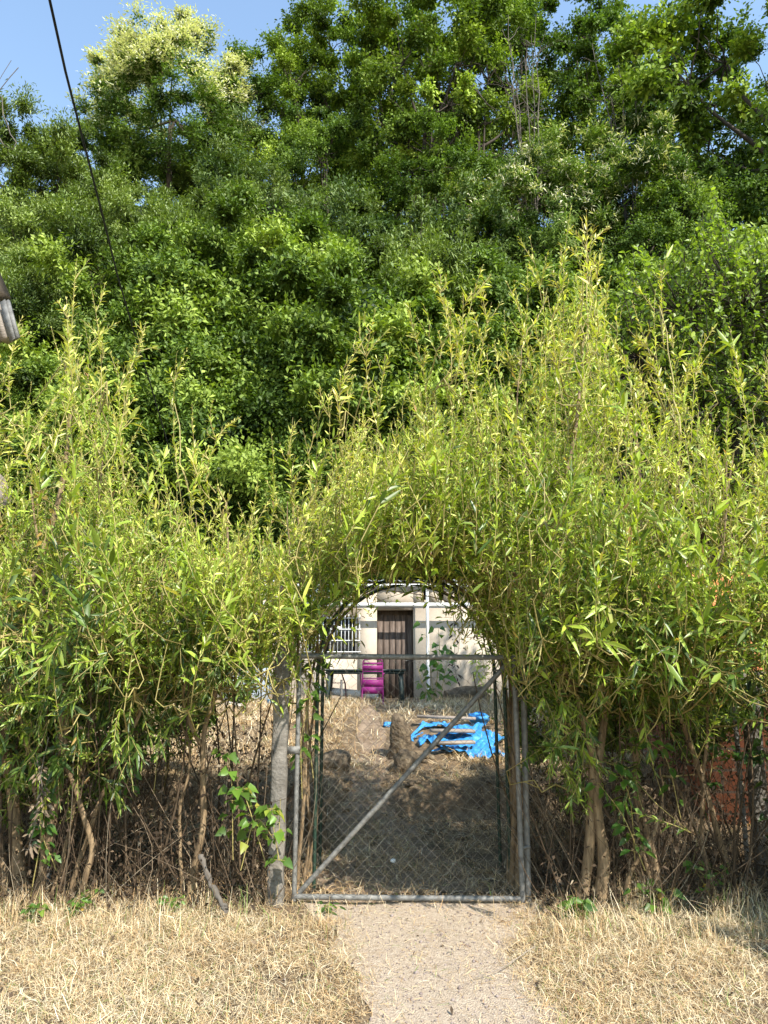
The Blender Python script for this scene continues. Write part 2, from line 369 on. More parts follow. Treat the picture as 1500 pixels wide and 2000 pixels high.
# ------------------------------------------------------------------ hut and everything round it
HY = 16.0
def hut():
    gz = 0.80
    xl, xr = P(400, 1300, HY)[0], P(992, 1300, HY)[0]
    ztop = P(800, 1138, HY)[2]; zb = P(800, 1181, HY)[2]
    dx0, dx1 = P(736, 1290, HY)[0], P(808, 1290, HY)[0]; dz1 = P(770, 1191, HY)[2]
    wx0, wx1 = P(590, 1240, HY)[0], P(698, 1240, HY)[0]; wz0, wz1 = P(600, 1277, HY)[2], P(600, 1203, HY)[2]
    t = empty('garden_hut', ((xl+xr)/2, HY, gz), 'low cream rendered hut with a brown board door seen through the leafy arch', 'hut')
    mb = MB(); th = .25; yc = HY+th/2
    def seg(x0, x1, z0, z1): mb.box(((x0+x1)/2, yc, (z0+z1)/2), (x1-x0, th, z1-z0))
    seg(xl, wx0, gz-.4, ztop); seg(wx0, wx1, gz-.4, wz0); seg(wx0, wx1, wz1, ztop); seg(wx1, dx0, gz-.4, ztop)
    seg(dx0, dx1, dz1, ztop); seg(dx1, xr, gz-.4, zb)
    # right part of the top band is left open in slots
    zs0, zs1 = zb+.10, ztop-.06
    x = dx1
    seg(dx1, xr, zs1, ztop)
    while x < xr-.01:
        x2 = min(x+.22, xr); seg(x, x2, zb, zs1)
        x3 = min(x2+.11, xr)
        if x3 > x2: seg(x2, x3, zb, zs0)
        x = x3
    mb.box((xl+th/2, HY+th+1.4, (gz-.4+ztop)/2), (th, 2.8, ztop-gz+.4)); mb.box((xr-th/2, HY+th+1.4, (gz-.4+ztop)/2), (th, 2.8, ztop-gz+.4))
    mb.box(((xl+xr)/2, HY+th+2.8+th/2, (gz-.4+ztop)/2), (xr-xl, th, ztop-gz+.4))
    mb.build('wall', M['render'], t)
    rf = MB()
    n = 90; xx = np.linspace(xl-.2, xr+.2, n*2+1); zz = .018*np.sin(np.arange(n*2+1)*PI/2*1.0)
    for s_, e in ((0, 1),):
        V = []
        for k in range(len(xx)):
            for dz in (0, -.012):
                V += [[xx[k], HY-.18, ztop+.03+zz[k]+dz], [xx[k], HY+3.5, ztop+.35+zz[k]+dz]]
        V = np.array(V); F = []
        for k in range(len(xx)-1):
            a = 4*k; F += [[a, a+4, a+5, a+1], [a+2, a+3, a+7, a+6], [a, a+2, a+6, a+4]]
        rf.add(V, F)
    rf.build('roof', M['greysheet'], t)
    d = MB(); nb = 6; bw = (dx1-dx0)/nb
    for k in range(nb):
        d.box((dx0+bw*(k+.5), HY+.19+.004*(k % 2), (gz+dz1)/2-.05), (bw-.012, .03, dz1-gz-.1))
    d.box(((dx0+dx1)/2, HY+.225, (gz+dz1)/2), (dx1-dx0, .02, dz1-gz))
    do = d.build('door', M['door'], t)
    h = MB(); h.tube([(dx1-.1, HY+.17, gz+.95), (dx1-.1, HY+.12, gz+.95), (dx1-.2, HY+.12, gz+.95)], .01, 6); h.build('handle', M['galv'], do)
    wn = MB(); wn.box(((wx0+wx1)/2, HY+.18, (wz0+wz1)/2), (wx1-wx0, .02, wz1-wz0)); wo = wn.build('window', M['darkglass'], t)
    f = MB()
    for xx_ in (wx0+.025, (wx0+wx1)/2, wx1-.025): f.box((xx_, HY+.15, (wz0+wz1)/2), (.05, .04, wz1-wz0))
    for z_ in (wz0+.025, wz1-.025): f.box(((wx0+wx1)/2, HY+.147, z_), (wx1-wx0, .036, .05))
    f.build('frame', M['plank'], wo)
    g = MB()
    for k in range(20):
        x_ = wx0-.25+(wx1+.05-wx0+.25)*k/19
        g.bar((x_, HY-.05, wz0-.03), (x_, HY-.05, wz1+.03), .014)
    for z_ in np.linspace(wz0+.04, wz1-.05, 4): g.bar((wx0-.28, HY-.068, z_), (wx1+.08, HY-.068, z_), .016)
    g.build('window_grille', M['whitepaint'], t)
    # canopy of white beams on slim posts
    c = empty('canopy_frame', ((xl+xr)/2, HY-.6, gz), 'white metal canopy frame on slim posts against the front of the hut', 'canopy')
    b = MB(); z1 = P(800, 1181, HY-.3)[2]; z2 = P(800, 1143, HY-.3)[2]
    b.box(((xl+xr)/2, HY-.30, z1), (xr-xl-.4, .06, .075)); b.build('beam', M['whitepaint'], c)
    b = MB(); b.box(((xl+xr)/2-.25, HY-.30, z2), (xr-xl-1.1, .05, .05)); b.build('beam', M['whitepaint'], c)
    for px in (561, 835):
        x_ = P(px, 1250, HY-.30)[0]; b = MB(); b.tube([(x_, HY-.36, gz-.1), (x_, HY-.36, z2+.02)], .032, 8); b.build('post', M['whitepaint'], c)
    p = MB(); x0 = P(590, 1150, HY-.3)[0]; x1 = P(655, 1150, HY-.3)[0]
    p.box(((x0+x1)/2, HY-.27, (z1+z2)/2), (x1-x0, .02, z2-z1-.1)); p.build('panel', M['greyplastic'], c)
hut()

def chair(name, label, mat, loc, rz):
    t = empty(name, loc, label, 'chair', rz=0)
    o = np.array(loc, float); ca, sa = math.cos(rz), math.sin(rz)
    def W(x, y, z):
        x = x*.78; return o+np.array([x*ca-y*sa, x*sa+y*ca, z])
    b = MB()
    for s in (-1, 1):   # side hoops: rear leg running up as back post
        b.tube([W(s*.25, -.30, 0), W(s*.235, -.22, .45), W(s*.225, -.27, .86), W(s*.19, -.275, .90)], .013, 6)
        b.tube([W(s*.26, .22, 0), W(s*.24, .20, .43)], .013, 6)
        b.tube([W(s*.24, -.24, .64), W(s*.275, -.10, .655), W(s*.275, .12, .65), W(s*.25, .20, .43)], .012, 6)
    b.tube([W(-.19, -.275, .90), W(0, -.28, .915), W(.19, -.275, .90)], .013, 6)
    b.tube([W(-.24, .20, .43), W(.24, .20, .43)], .012, 6); b.tube([W(-.235, -.22, .43), W(.235, -.22, .43)], .012, 6)
    b.build('frame', mat, t)
    s = MB()
    for k in range(5): s.bar(W(-.235, -.19+.09*k, .445), W(.235, -.19+.09*k, .445), .075, .012)
    s.build('seat', mat, t)
    bk = MB()
    for z0, h in ((.83, .04), (.755, .085), (.69, .02)): bk.bar(W(-.225, -.265, z0), W(.225, -.265, z0), .012, h)
    for z0, h in ((.57, .02), (.485, .125), (.357, .125)): bk.bar(W(-.235, -.24, z0), W(.235, -.24, z0), .012, h)
    bk.build('backrest', mat, t)
chair('garden_chair', 'bright purple metal armchair, its slatted back towards the gate, by the brown door', M['purple'], (*P(727, 1300, 14.0)[:2], .84), .05)
chair('garden_chair', 'dark maroon metal armchair standing sideways behind the left end of the dark table', M['maroon'], (*P(655, 1300, 15.2)[:2], .86), -1.5)

def table():
    Y = 14.75; gz = .83
    x0, x1 = P(636, 1310, Y)[0], P(792, 1310, Y)[0]; zt = P(700, 1309, Y)[2]
    t = empty('garden_table', ((x0+x1)/2, Y, gz), 'long dark green table on splayed legs in front of the hut', 'table')
    b = MB(); b.box(((x0+x1)/2, Y, zt), (x1-x0, .75, .035)); b.box(((x0+x1)/2, Y-.34, zt-.045), (x1-x0-.06, .03, .055)); b.box(((x0+x1)/2, Y+.34, zt-.045), (x1-x0-.06, .03, .055))
    b.build('tabletop', M['darkplastic'], t)
    for sx_ in (0, 1):
        for sy_ in (-1, 1):
            b = MB(); xt = x0+.10 if sx_ == 0 else x1-.10; xb = x0+.03 if sx_ == 0 else x1-.06
            b.bar((xb, Y+sy_*.33, gz-.03), (xt, Y+sy_*.29, zt-.02), .085, .05); b.build('leg', M['darkplastic'], t)
table()
def simple():
    m = MB(); a = P(622, 1348, 15.2); b = P(738, 1359, 15.0)
    m.tube([a, b], .075, 14); tag(m.build('pipe', M['whiteplastic'], smooth=False, origin=a), 'thick white plastic pipe lying on the ground under the dark table', 'pipe')
    m = MB(); p = P(667, 1366, 14.2); q = P(667, 1328, 14.2); m.tube([p, (q[0], q[1], q[2])], .022, 8); m.tube([q, q+[0, 0, .006]], [.03, .03], 8)
    tag(m.build('short_stake', M['galv'], origin=p), 'short grey metal stake standing upright before the white pipe', 'stake')
    # water canister, white
    p = P(456, 1372, 13.6)
    m = MB(); h = .62; pr = [(0, .14), (.03, .17), (.42, .17), (.5, .13), (.56, .06), (.62, .055), (.62, .0)]
    m.tube([(p[0], p[1], .84+z) for z, r in pr], [r for z, r in pr], 16)
    o = m.build('water_canister', M['whiteplastic'], smooth=True, origin=(p[0], p[1], .84)); tag(o, 'white round plastic canister standing in the sun at the left of the hut', 'canister')
    p = P(497, 1340, 14.6)
    t = empty('water_butt', (p[0], p[1], .86), 'blue grey plastic water butt with a lid, behind the white canister', 'water butt')
    m = MB(); pr = [(0, .26), (.05, .29), (.35, .32), (.7, .31), (.86, .28)]
    m.tube([(p[0], p[1], .86+z) for z, r in pr], [r for z, r in pr], 20); m.build('barrel', M['greyplastic'], t, smooth=True)
    m = MB(); pr = [(.865, .31), (.90, .31), (.95, .22), (.96, .05)]
    m.tube([(p[0], p[1], .86+z) for z, r in pr], [r for z, r in pr], 20); m.build('lid', M['darkplastic'], t, smooth=True)
    p = P(533, 1366, 13.3)
    t = empty('bucket', (p[0], p[1], .83), 'small blue bucket on the dry grass just left of the concrete gate post', 'bucket')
    m = MB(); m.tube([(p[0], p[1], .83), (p[0], p[1], .86), (p[0], p[1], 1.06)], [.075, .085, .11], 14); m.build('pail', M['blue'], t)
    m = MB(); a = np.linspace(0, PI, 9); m.tube([(p[0]+.11*math.cos(q), p[1], 1.05-.06*math.sin(q)) for q in a], .004, 5); m.build('handle', M['galv'], t)
    p = P(868, 1370, 14.3)
    m = MB(); m.box((p[0], p[1], .90), (.26, .16, .10), .15); m.box((p[0]+.02, p[1]-.01, .97), (.24, .15, .04), .05)
    tag(m.build('stone_block', M['plank'], origin=(p[0], p[1], .85)), 'pale squared block lying at the foot of the leafy plants by the wall', 'block')
simple()

def lump(name, label, cat, c, r, mat, seed, flat=1.0, rough=.25):
    n, k = 22, 16; V = []
    for i in range(k+1):
        for j in range(n):
            th = PI*i/k; ph = 2*PI*j/n
            V.append([math.sin(th)*math.cos(ph), math.sin(th)*math.sin(ph), math.cos(th)])
    V = np.array(V); d = 1+rough*noise3(V+seed*3.1, 1.6)+rough*.5*noise3(V+seed*1.7, 4)+rough*.25*noise3(V, 9)
    q = np.sign(V)*np.abs(V)**.8; V = q*d[:, None]*np.array(r)+np.array(c)
    i = np.arange(k)[:, None]*n; j = np.arange(n)[None]; j2 = (j+1) % n
    F = np.stack([i+j, i+n+j, i+n+j2, i+j2], -1).reshape(-1, 4)
    m = MB(); m.add(V, F); return tag(m.build(name, mat, smooth=True, origin=c), label, cat)
def at_px(px, Y): return P(px, 1450, Y)[0]
lump('standing_stone', 'tall grassy stone beside the garden path, left end of the blue tarpaulin', 'stone', (at_px(784, 9.5), 9.5, .52), (.145, .14, .42), M['stone'], 1, rough=.4)
lump('boulder', 'mossy round boulder leaning at the foot of the tall stone', 'stone', (at_px(793, 8.9), 8.85, .42), (.16, .16, .24), M['stone'], 2)
lump('boulder', 'low grass covered boulder on the left side of the garden path', 'stone', (at_px(648, 9.0), 9.0, .42), (.24, .2, .22), M['stone'], 3)
lump('boulder', 'small pale stone at the left foot of the path inside the gate', 'stone', (at_px(630, 6.8)-.02, 6.8, .12), (.10, .09, .11), M['stone'], 4)
lump('boulder', 'small mossy stone standing above the pale stone inside the gate', 'stone', (at_px(625, 7.2)-.03, 7.2, .24), (.09, .09, .17), M['stone'], 5)
lump('boulder', 'dark rounded rock at the foot of the hut wall, right of the leafy plants', 'stone', (at_px(915, 15.2), 15.2, .95), (.45, .3, .28), M['stone'], 6)
lump('pebble', 'small white stone lying on the shaded ground behind the gate', 'stone', (at_px(767, 6.35)-.0, 6.35, .075), (.022, .018, .014), M['whiteplastic'], 7, rough=.15)
lump('boulder', 'pale stone by the upper right corner of the blue tarpaulin', 'stone', (at_px(935, 11.2), 11.2, .80), (.13, .1, .09), M['rock'], 8)
lump('rock_outcrop', 'pinkish rock face at the left edge above the willow hedge', 'rock', tuple(P(-88, 972, 17.0)), (1.1, .8, 1.0), M['rock'], 9)
lump('boulder', 'dark stone resting in the folds of the blue tarpaulin', 'stone', (at_px(908, 9.9), 9.9, .62), (.09, .07, .06), M['stone'], 10)

def tarp():
    n, k = 64, 40; V = []; keep = np.ones((k, n), bool)
    for j in range(k):
        for i in range(n):
            u, v = i/(n-1), j/(k-1)
            Y = 9.25+v*1.45+.10*math.sin(u*7)
            x = at_px(812, Y)*(1-u)+at_px(985-25*v, Y)*u+.10*math.sin(v*9+u*3)
            z = float(G(x, Y))+.045+.035*abs(math.sin(u*13+4*v+2*math.sin(v*5)))*abs(math.sin(v*9+u*5))+.014*math.sin(u*31+v*17)+.012*math.sin(u*57-v*43)
            V.append([x, Y, z]); q = noise3(np.array([[u*3.2, v*4.2, 0.3]]), 1.6)[0]
            keep[j, i] = not ((q > .12 and 0.03 < v < .98) or (u < .1 and v < .2))
    V = np.array(V); F = [[j*n+i, j*n+i+1, (j+1)*n+i+1, (j+1)*n+i] for j in range(k-1) for i in range(n-1) if keep[j, i]]
    m = MB(); m.add(V, F); o = m.build('tarpaulin', M['tarp'], smooth=True, origin=V.mean(0))
    tag(o, 'crumpled bright blue tarpaulin torn over old boards on the bank behind the gate', 'tarpaulin')
    sm = o.modifiers.new('thick', 'SOLIDIFY'); sm.thickness = .006
    for lab, a, b, wd in (('weathered board across the middle of the blue tarpaulin', (842, 9.95), (925, 10.0), .25),
                          ('weathered board along the near edge of the blue tarpaulin', (855, 9.35), (925, 9.4), .19),
                          ('weathered board along the far edge of the blue tarpaulin', (815, 10.75), (930, 10.7), .12)):
        A = np.array([at_px(*a), a[1], 0]); B = np.array([at_px(*b), b[1], 0])
        A[2] = float(G(A[0], A[1]))+.13; B[2] = float(G(B[0], B[1]))+.13
        mm = MB(); mm.bar(A, B, wd, .035); tag(mm.build('board', M['plank'], origin=A), lab, 'board', None)
    for lab, px, Y, r in (('small scrap of blue tarpaulin left of the tall stone', 757, 11.0, .05), ('bunched blue tarpaulin corner beside the pale stone', 938, 10.95, .11)):
        x = at_px(px, Y); lump('tarpaulin_scrap', lab, 'tarpaulin', (x, Y, float(G(x, Y))+r*.7), (r*1.3, r, r*.8), M['tarp'], px, rough=.5)
tarp()

# ------------------------------------------------------------------ gate, posts, fences, arch
GY = 5.5; GX0, GX1 = P(574, 1760, GY)[0], P(1021, 1765, GY)[0]; GZT = P(800, 1281, GY)[2]
def chainlink(mb, x0, x1, z0, z1, Yf, pitch=.078, r=.0015, bulge=0.012, slack=0.0):
    hp = pitch/2; n = int((x1-x0)/hp); nz = int((z1-z0)/hp)
    k = np.arange(nz+1)
    for i in range(n):
        x = x0+(i+((k % 2) if i % 2 == 0 else (k+1) % 2))*hp*(x1-x0)/(n*hp)
        z = z0+(z1-z0)*k/nz
        y = Yf(x)+.0025*np.where(k % 2 == 0, 1, -1)*(1 if i % 2 else -1)+bulge*np.sin(x*5+z*3)
        top = sst(z1-.35, z1, z)
        pts = np.stack([x+slack*top*np.sin(z*40+i*1.3), y, z-slack*.8*top*np.sin(i*.9+z*9)], 1)
        pts[:, 0] = np.clip(pts[:, 0], x0, x1); mb.tube(pts, r, 3, cap=False)
def gate():
    t = empty('garden_gate', (GX0, GY, .0), 'galvanised tube gate with chain link mesh and one diagonal brace, closed across the path', 'gate')
    def part(nm, pts, r): b = MB(); b.tube(pts, r, 12); return b.build(nm, M['galv'], t, smooth=True)
    part('top_rail', [(GX0-.005, GY, GZT), (.15, GY, GZT-.008), (GX1+.02, GY, GZT-.01)], .019)
    part('bottom_rail', [(GX0, GY, .045), (.2, GY, .035), (GX1, GY, .03)], .019)
    part('left_stile', [(GX0, GY, .02), (GX0, GY, GZT)], .017)
    part('right_stile', [(GX1, GY, .01), (GX1, GY, GZT+.01)], .019)
    part('diagonal_brace', [(GX0+.03, GY+.034, .06), (GX1-.03, GY+.034, GZT-.04)], .018)
    b = MB(); chainlink(b, GX0+.018, GX1-.018, .06, GZT-.02, lambda x: GY-.022+0*x, pitch=.078, slack=.022); b.build('wire_mesh', M['wire'], t)
    for z in (.35, 1.35):
        b = MB(); b.tube([(GX1-.01, GY-.0, z), (GX1+.07, GY+.05, z)], .012, 6); b.build('hinge', M['galv'], t)
    b = MB(); b.box((GX0-.03, GY-.01, 1.0), (.10, .02, .05)); b.build('latch', M['galv'], t)
gate()
def concrete_post(name, label, top, bot, wd, Y, mat):
    a = P(*bot, Y); b = P(*top, Y); a[2] = -.05
    m = MB(); n = 14
    V = []
    for k in range(n+1):
        c = a+(b-a)*k/n; c = c+.004*np.array([math.sin(k*2.1), math.cos(k*1.3), 0])
        h = wd/2*(1 if k < n else .93); ch = h*.8
        V += [c+np.array(q) for q in ((-h, -ch, 0), (-ch, -h, 0), (ch, -h, 0), (h, -ch, 0), (h, ch, 0), (ch, h, 0), (-ch, h, 0), (-h, ch, 0))]
    F = [[k*8+j, k*8+(j+1) % 8, k*8+8+(j+1) % 8, k*8+8+j] for k in range(n) for j in range(8)]
    m.add(V, F); m.add(V[-8:], [[0, 1, 2, 3, 4, 5, 6, 7]])
    return tag(m.build(name, mat, origin=a), label, 'post')
concrete_post('gate_post', 'weathered square concrete post at the left side of the gate', (553, 1262), (538, 1752), .105, 5.47, M['concrete'])
concrete_post('fence_post', 'grey weathered post near the right edge in front of the brick shed', (1462, 1335), (1492, 1700), .11, 6.2, M['concrete'])
def pipe(name, label, pts, r, cat='post', mat='galv'):
    m = MB(); m.tube([P(*p) for p in pts], r, 10); return tag(m.build(name, M[mat], smooth=True, origin=P(*pts[0])), label, cat)
pipe('gate_post', 'slim galvanised tube post hinging the right side of the gate', [(1032, 1772, 5.56), (1020, 1215, 5.56)], .022)
pipe('fence_post', 'thin tilted metal tube just left of the grey post at the right edge', [(1462, 1705, 6.1), (1432, 1360, 6.1)], .018)
def arch():
    t = empty('arch_trellis', (.2, 5.9, 0), 'dark green tube arch over the path behind the gate carrying the willow', 'arch')
    for Y in (5.9, 6.4):
        xa, xb = P(619, 1400, 5.9)[0], P(987, 1400, 5.9)[0]; c = (xa+xb)/2; r = (xb-xa)/2; zs = 1.55
        a = np.linspace(PI, 0, 19)
        pts = [(xa, Y, -.05), (xa, Y, .8)]+[(c+r*math.cos(q), Y, zs+r*math.sin(q)) for q in a]+[(xb, Y, .8), (xb, Y, -.05)]
        b = MB(); b.tube(pts, .014, 8); b.build('hoop', M['green_tube'], t, smooth=True)
    for q in np.linspace(.0, PI, 7):
        b = MB(); b.tube([(c+r*math.cos(q), 5.9, zs+r*math.sin(q)), (c+r*math.cos(q), 6.4, zs+r*math.sin(q))], .008, 6); b.build('crossbar', M['green_tube'], t)
arch()
def fence(name, label, x0, x1, Yf, h, posts):
    t = empty(name, (x0, float(Yf(np.array(x0))), 0), label, 'fence')
    b = MB(); chainlink(b, x0, x1, .05, h, Yf, pitch=.09, r=.0014, slack=.008); b.build('wire_mesh', M['wire'], t)
    b = MB(); b.tube([(x0, float(Yf(x0)), h), (x1, float(Yf(x1)), h)], .003, 5); b.tube([(x0, float(Yf(x0)), .05), (x1, float(Yf(x1)), .05)], .003, 5); b.build('tension_wire', M['wire'], t)
    for x in posts:
        b = MB(); b.tube([(x, float(Yf(x)), -.05), (x, float(Yf(x)), h+.05)], .02, 8); b.build('post', M['galv'], t)
fence('wire_fence', 'chain link fence behind the willow stems left of the gate', -3.9, -.86, lambda x: 5.75+0*np.asarray(x), 1.5, (-3.9, -2.4))
fence('wire_fence', 'chain link fence behind the willow stems right of the gate', 1.02, 4.2, lambda x: 5.75+.12*(np.asarray(x)-1), 1.5, (3.6,))

# orange brick shed behind the right hedge
def shed():
    x0, x1 = 3.15, 7.6; Y0 = 7.6; ze = P(1450, 1318, Y0)[2]; zt = P(1450, 1120, Y0+1.6)[2]
    t = empty('brick_shed', ((x0+x1)/2, Y0+1.6, 0), 'orange brick shed with a terracotta tile roof hidden behind the right side of the hedge', 'shed')
    b = MB(); V = [(x0, Y0, -.1), (x1, Y0, -.1), (x1, Y0+3, -.1), (x0, Y0+3, -.1), (x0, Y0, ze), (x1, Y0, ze), (x1, Y0+3, ze), (x0, Y0+3, ze)]
    b.add(V, [[0, 1, 5, 4], [1, 2, 6, 5], [2, 3, 7, 6], [3, 0, 4, 7]])
    b.add([(x0, Y0, ze), (x0, Y0+3, ze), (x0, Y0+1.5, zt-.05)], [[0, 1, 2]]); b.add([(x1, Y0, ze), (x1, Y0+3, ze), (x1, Y0+1.5, zt-.05)], [[0, 1, 2]])
    b.build('wall', M['brick'], t)
    r = MB(); n = 22
    for side in (0, 1):
        ya, yb = (Y0-.22, Y0+1.5) if side == 0 else (Y0+3.2, Y0+1.5)
        for row in range(8):
            f0, f1 = row/8, (row+1.12)/8; f1 = min(f1, 1)
            za, zb = ze-.02+(zt-ze)*f0+.03, ze-.02+(zt-ze)*f1+.012
            xx = np.linspace(x0-.15, x1+.15, n*4+1); zz = .022*np.sin(np.arange(n*4+1)*PI/2)
            V = np.array([[xx[k], ya+(yb-ya)*f, z+zz[k]] for k in range(len(xx)) for f, z in ((f0, za), (f1, zb))])
            r.add(V, [[2*k, 2*k+2, 2*k+3, 2*k+1] for k in range(len(xx)-1)])
            V2 = V[0::2].copy(); V3 = V2-np.array([0, 0, .02]); VV = np.empty((len(V2)*2, 3)); VV[0::2] = V2; VV[1::2] = V3
            r.add(VV, [[2*k, 2*k+1, 2*k+3, 2*k+2] for k in range(len(xx)-1)])
    r.build('roof', M['tile'], t)
    b = MB(); b.bar((x0-.2, Y0-.24, ze-.03), (x1+.2, Y0-.24, ze-.03), .03, .12); b.build('eaves_board', M['plank'], t)
shed()
# pale pillar seen through the left of the hedge
m = MB(); p = P(160, 1120, 9.0); m.box((p[0], 9.0, (p[2]+.35)/2), (.34, .30, p[2]+.35-.1)); m.box((p[0], 9.0, p[2]+.32), (.42, .38, .07))
tag(m.build('concrete_pillar', M['render'], origin=(p[0], 9.0, 0)), 'pale rendered pillar glimpsed through the leaves of the left hedge', 'pillar')

# cable
cp = [(50, -420, 4.0), (97, 0, 5.2), (128, 140, 6.0), (160, 265, 7.0), (195, 400, 8.3), (230, 540, 10.0), (262, 650, 11.6), (292, 745, 13.2), (320, 840, 14.8), (345, 925, 16.2), (360, 985, 17.2)]
m = MB(); m.tube([P(*c) for c in cp], .0125, 8)
tag(m.build('overhead_cable', M['cable'], smooth=True, origin=P(*cp[0])), 'black overhead cable slanting down across the upper left of the view', 'cable')
# roof beam ends of the neighbour at the left edge
def eave():
    a = P(-60, 560, 5.2)
    t = empty('eaves_end', tuple(a), 'weathered grey timber eaves end with bright metal flashing poking in at the left edge', 'roof')
    b = MB(); b.bar(P(-70, 430, 5.3), P(-4, 585, 5.2), .13, .14); b.build('rafter', M['bark'], t)
    b = MB(); b.bar(P(-22, 560, 5.2), P(14, 665, 5.15), .085, .06); b.build('board', M['plank'], t)
    b = MB(); b.bar(P(-40, 560, 5.2), P(-6, 668, 5.15), .06, .06); b.build('board', M['plank'], t)
    b = MB(); b.bar(P(12, 590, 5.15), P(32, 662, 5.1), .018, .06); b.bar(P(5, 588, 5.13), P(25, 664, 5.08), .005, .05); b.build('metal_flashing', M['galv'], t)
    b = MB(); b.tube([P(-70, 430, 5.3), P(-200, 380, 5.6), P(-330, 360, 6.0)], .06, 6); b.build('beam', M['bark'], t)
    b = MB(); q = P(-330, 360, 6.0); b.tube([q, (q[0], q[1], 0)], .07, 8); b.build('post', M['bark'], t)
eave()
m = MB()
m.tube([P(*q) for q in ((-60, 330, 4.6), (-8, 180, 4.55), (4, 190, 4.5), (6, 225, 4.5), (14, 240, 4.5), (20, 262, 4.5), (32, 278, 4.5), (25, 292, 4.5), (6, 282, 4.5), (-5, 262, 4.5))], .004, 5)
m.tube([P(*q) for q in ((-60, 330, 4.6), (-20, 190, 4.6), (0, 175, 4.6), (20, 150, 4.6), (36, 132, 4.6))], .003, 5)
m.tube([P(*q) for q in ((-20, 190, 4.6), (5, 145, 4.6), (22, 118, 4.6))], .002, 5)
m.tube([P(*q) for q in ((-60, 330, 4.6), (-110, 420, 4.8), (-120, 700, 5.1), (-120, 1700, 5.4))], .008, 5)
tag(m.build('dead_twig', M['bark_pale'], origin=P(-60, 330, 4.6)), 'curly bare twig hanging in at the left edge against the sky', 'twig')

# ------------------------------------------------------------------ willows
OUT = np.array([(-260, 820), (-120, 800), (0, 800), (45, 730), (90, 740), (125, 640), (150, 570), (175, 610), (215, 700), (270, 800), (330, 860), (380, 925), (450, 925), (530, 935), (560, 1000), (600, 910), (640, 870), (680, 830), (720, 780), (775, 760), (845, 660), (930, 640), (1000, 650), (1040, 610), (1100, 600), (1125, 530), (1160, 570), (1200, 650), (1285, 670), (1340, 720), (1400, 750), (1440, 800), (1500, 800), (1620, 720), (1760, 760)], float)
TALL = [(150, 505), (130, 580), (178, 560), (165, 630), (140, 650), (100, 640), (45, 635), (20, 700), (210, 610), (285, 628), (265, 670), (230, 700), (345, 690), (375, 790), (445, 825), (400, 885), (530, 845), (565, 960), (592, 840), (625, 785), (572, 815), (648, 780), (690, 735), (735, 600), (720, 650), (752, 690), (790, 590), (812, 615), (845, 530), (870, 585), (905, 570), (930, 552), (960, 590), (985, 610), (1005, 560), (1035, 465), (1030, 520), (1095, 490), (1116, 398), (1136, 425), (1155, 448), (1180, 468), (1122, 470), (1147, 510), (1192, 540), (1100, 560), (1070, 580), (1235, 590), (1215, 600), (1290, 510), (1280, 565), (1310, 640), (1372, 655), (1425, 640), (1350, 700), (1470, 705), (1492, 690), (-40, 700), (1560, 650)]
def top_y(px):
    k = np.argsort(OUT[:, 0]); return np.interp(px, OUT[k, 0], OUT[k, 1])
def low_y(px):
    return np.interp(px, [-260, 0, 120, 250, 330, 430, 520, 560, 620, 680, 760, 850, 920, 960, 1000, 1060, 1120, 1200, 1300, 1400, 1500, 1760],
                     [1600, 1620, 1600, 1560, 1470, 1370, 1300, 1240, 1200, 1165, 1140, 1135, 1150, 1190, 1330, 1500, 1620, 1620, 1540, 1400, 1340, 1600])
AX0, AX1 = P(619, 1400, 5.9)[0], P(987, 1400, 5.9)[0]
def in_tunnel(p):
    """the opening people walk through must stay clear"""
    c = (AX0+AX1)/2-.03; r = (AX1-AX0)/2+.03+.19*noise3(p, 2.6)+.09*noise3(p, 6.0)-.34*sst(.15, .55, c-p[:, 0])*sst(1.35, 1.7, p[:, 2])*(np.abs(np.sin(p[:, 0]*917+p[:, 2]*531+p[:, 1]*377)) < .12)
    hsh = np.abs(np.sin(p[:, 0]*917+p[:, 2]*531+p[:, 1]*377)); r = (r-.20*(hsh < .22))*np.maximum(p[:, 1], 5.2)/5.75
    x, z = p[:, 0]-c, p[:, 2]
    return ((z < 1.54) & (np.abs(x) < r)) | ((z >= 1.54) & (x*x+(z-1.54)**2 < r*r))

def smooth_path(pts, n=5):
    pts = np.asarray(pts, float); t = np.arange(len(pts)); tt = np.linspace(0, len(pts)-1, (len(pts)-1)*n+1)
    P_ = np.vstack([2*pts[0]-pts[1], pts, 2*pts[-1]-pts[-2]]); out = []
    for q in tt:
        i = min(int(q), len(pts)-2); f = q-i; a, b, c, d = P_[i], P_[i+1], P_[i+2], P_[i+3]
        out.append(.5*((2*b)+(-a+c)*f+(2*a-5*b+4*c-d)*f*f+(-a+3*b-3*c+d)*f**3))
    return np.array(out)

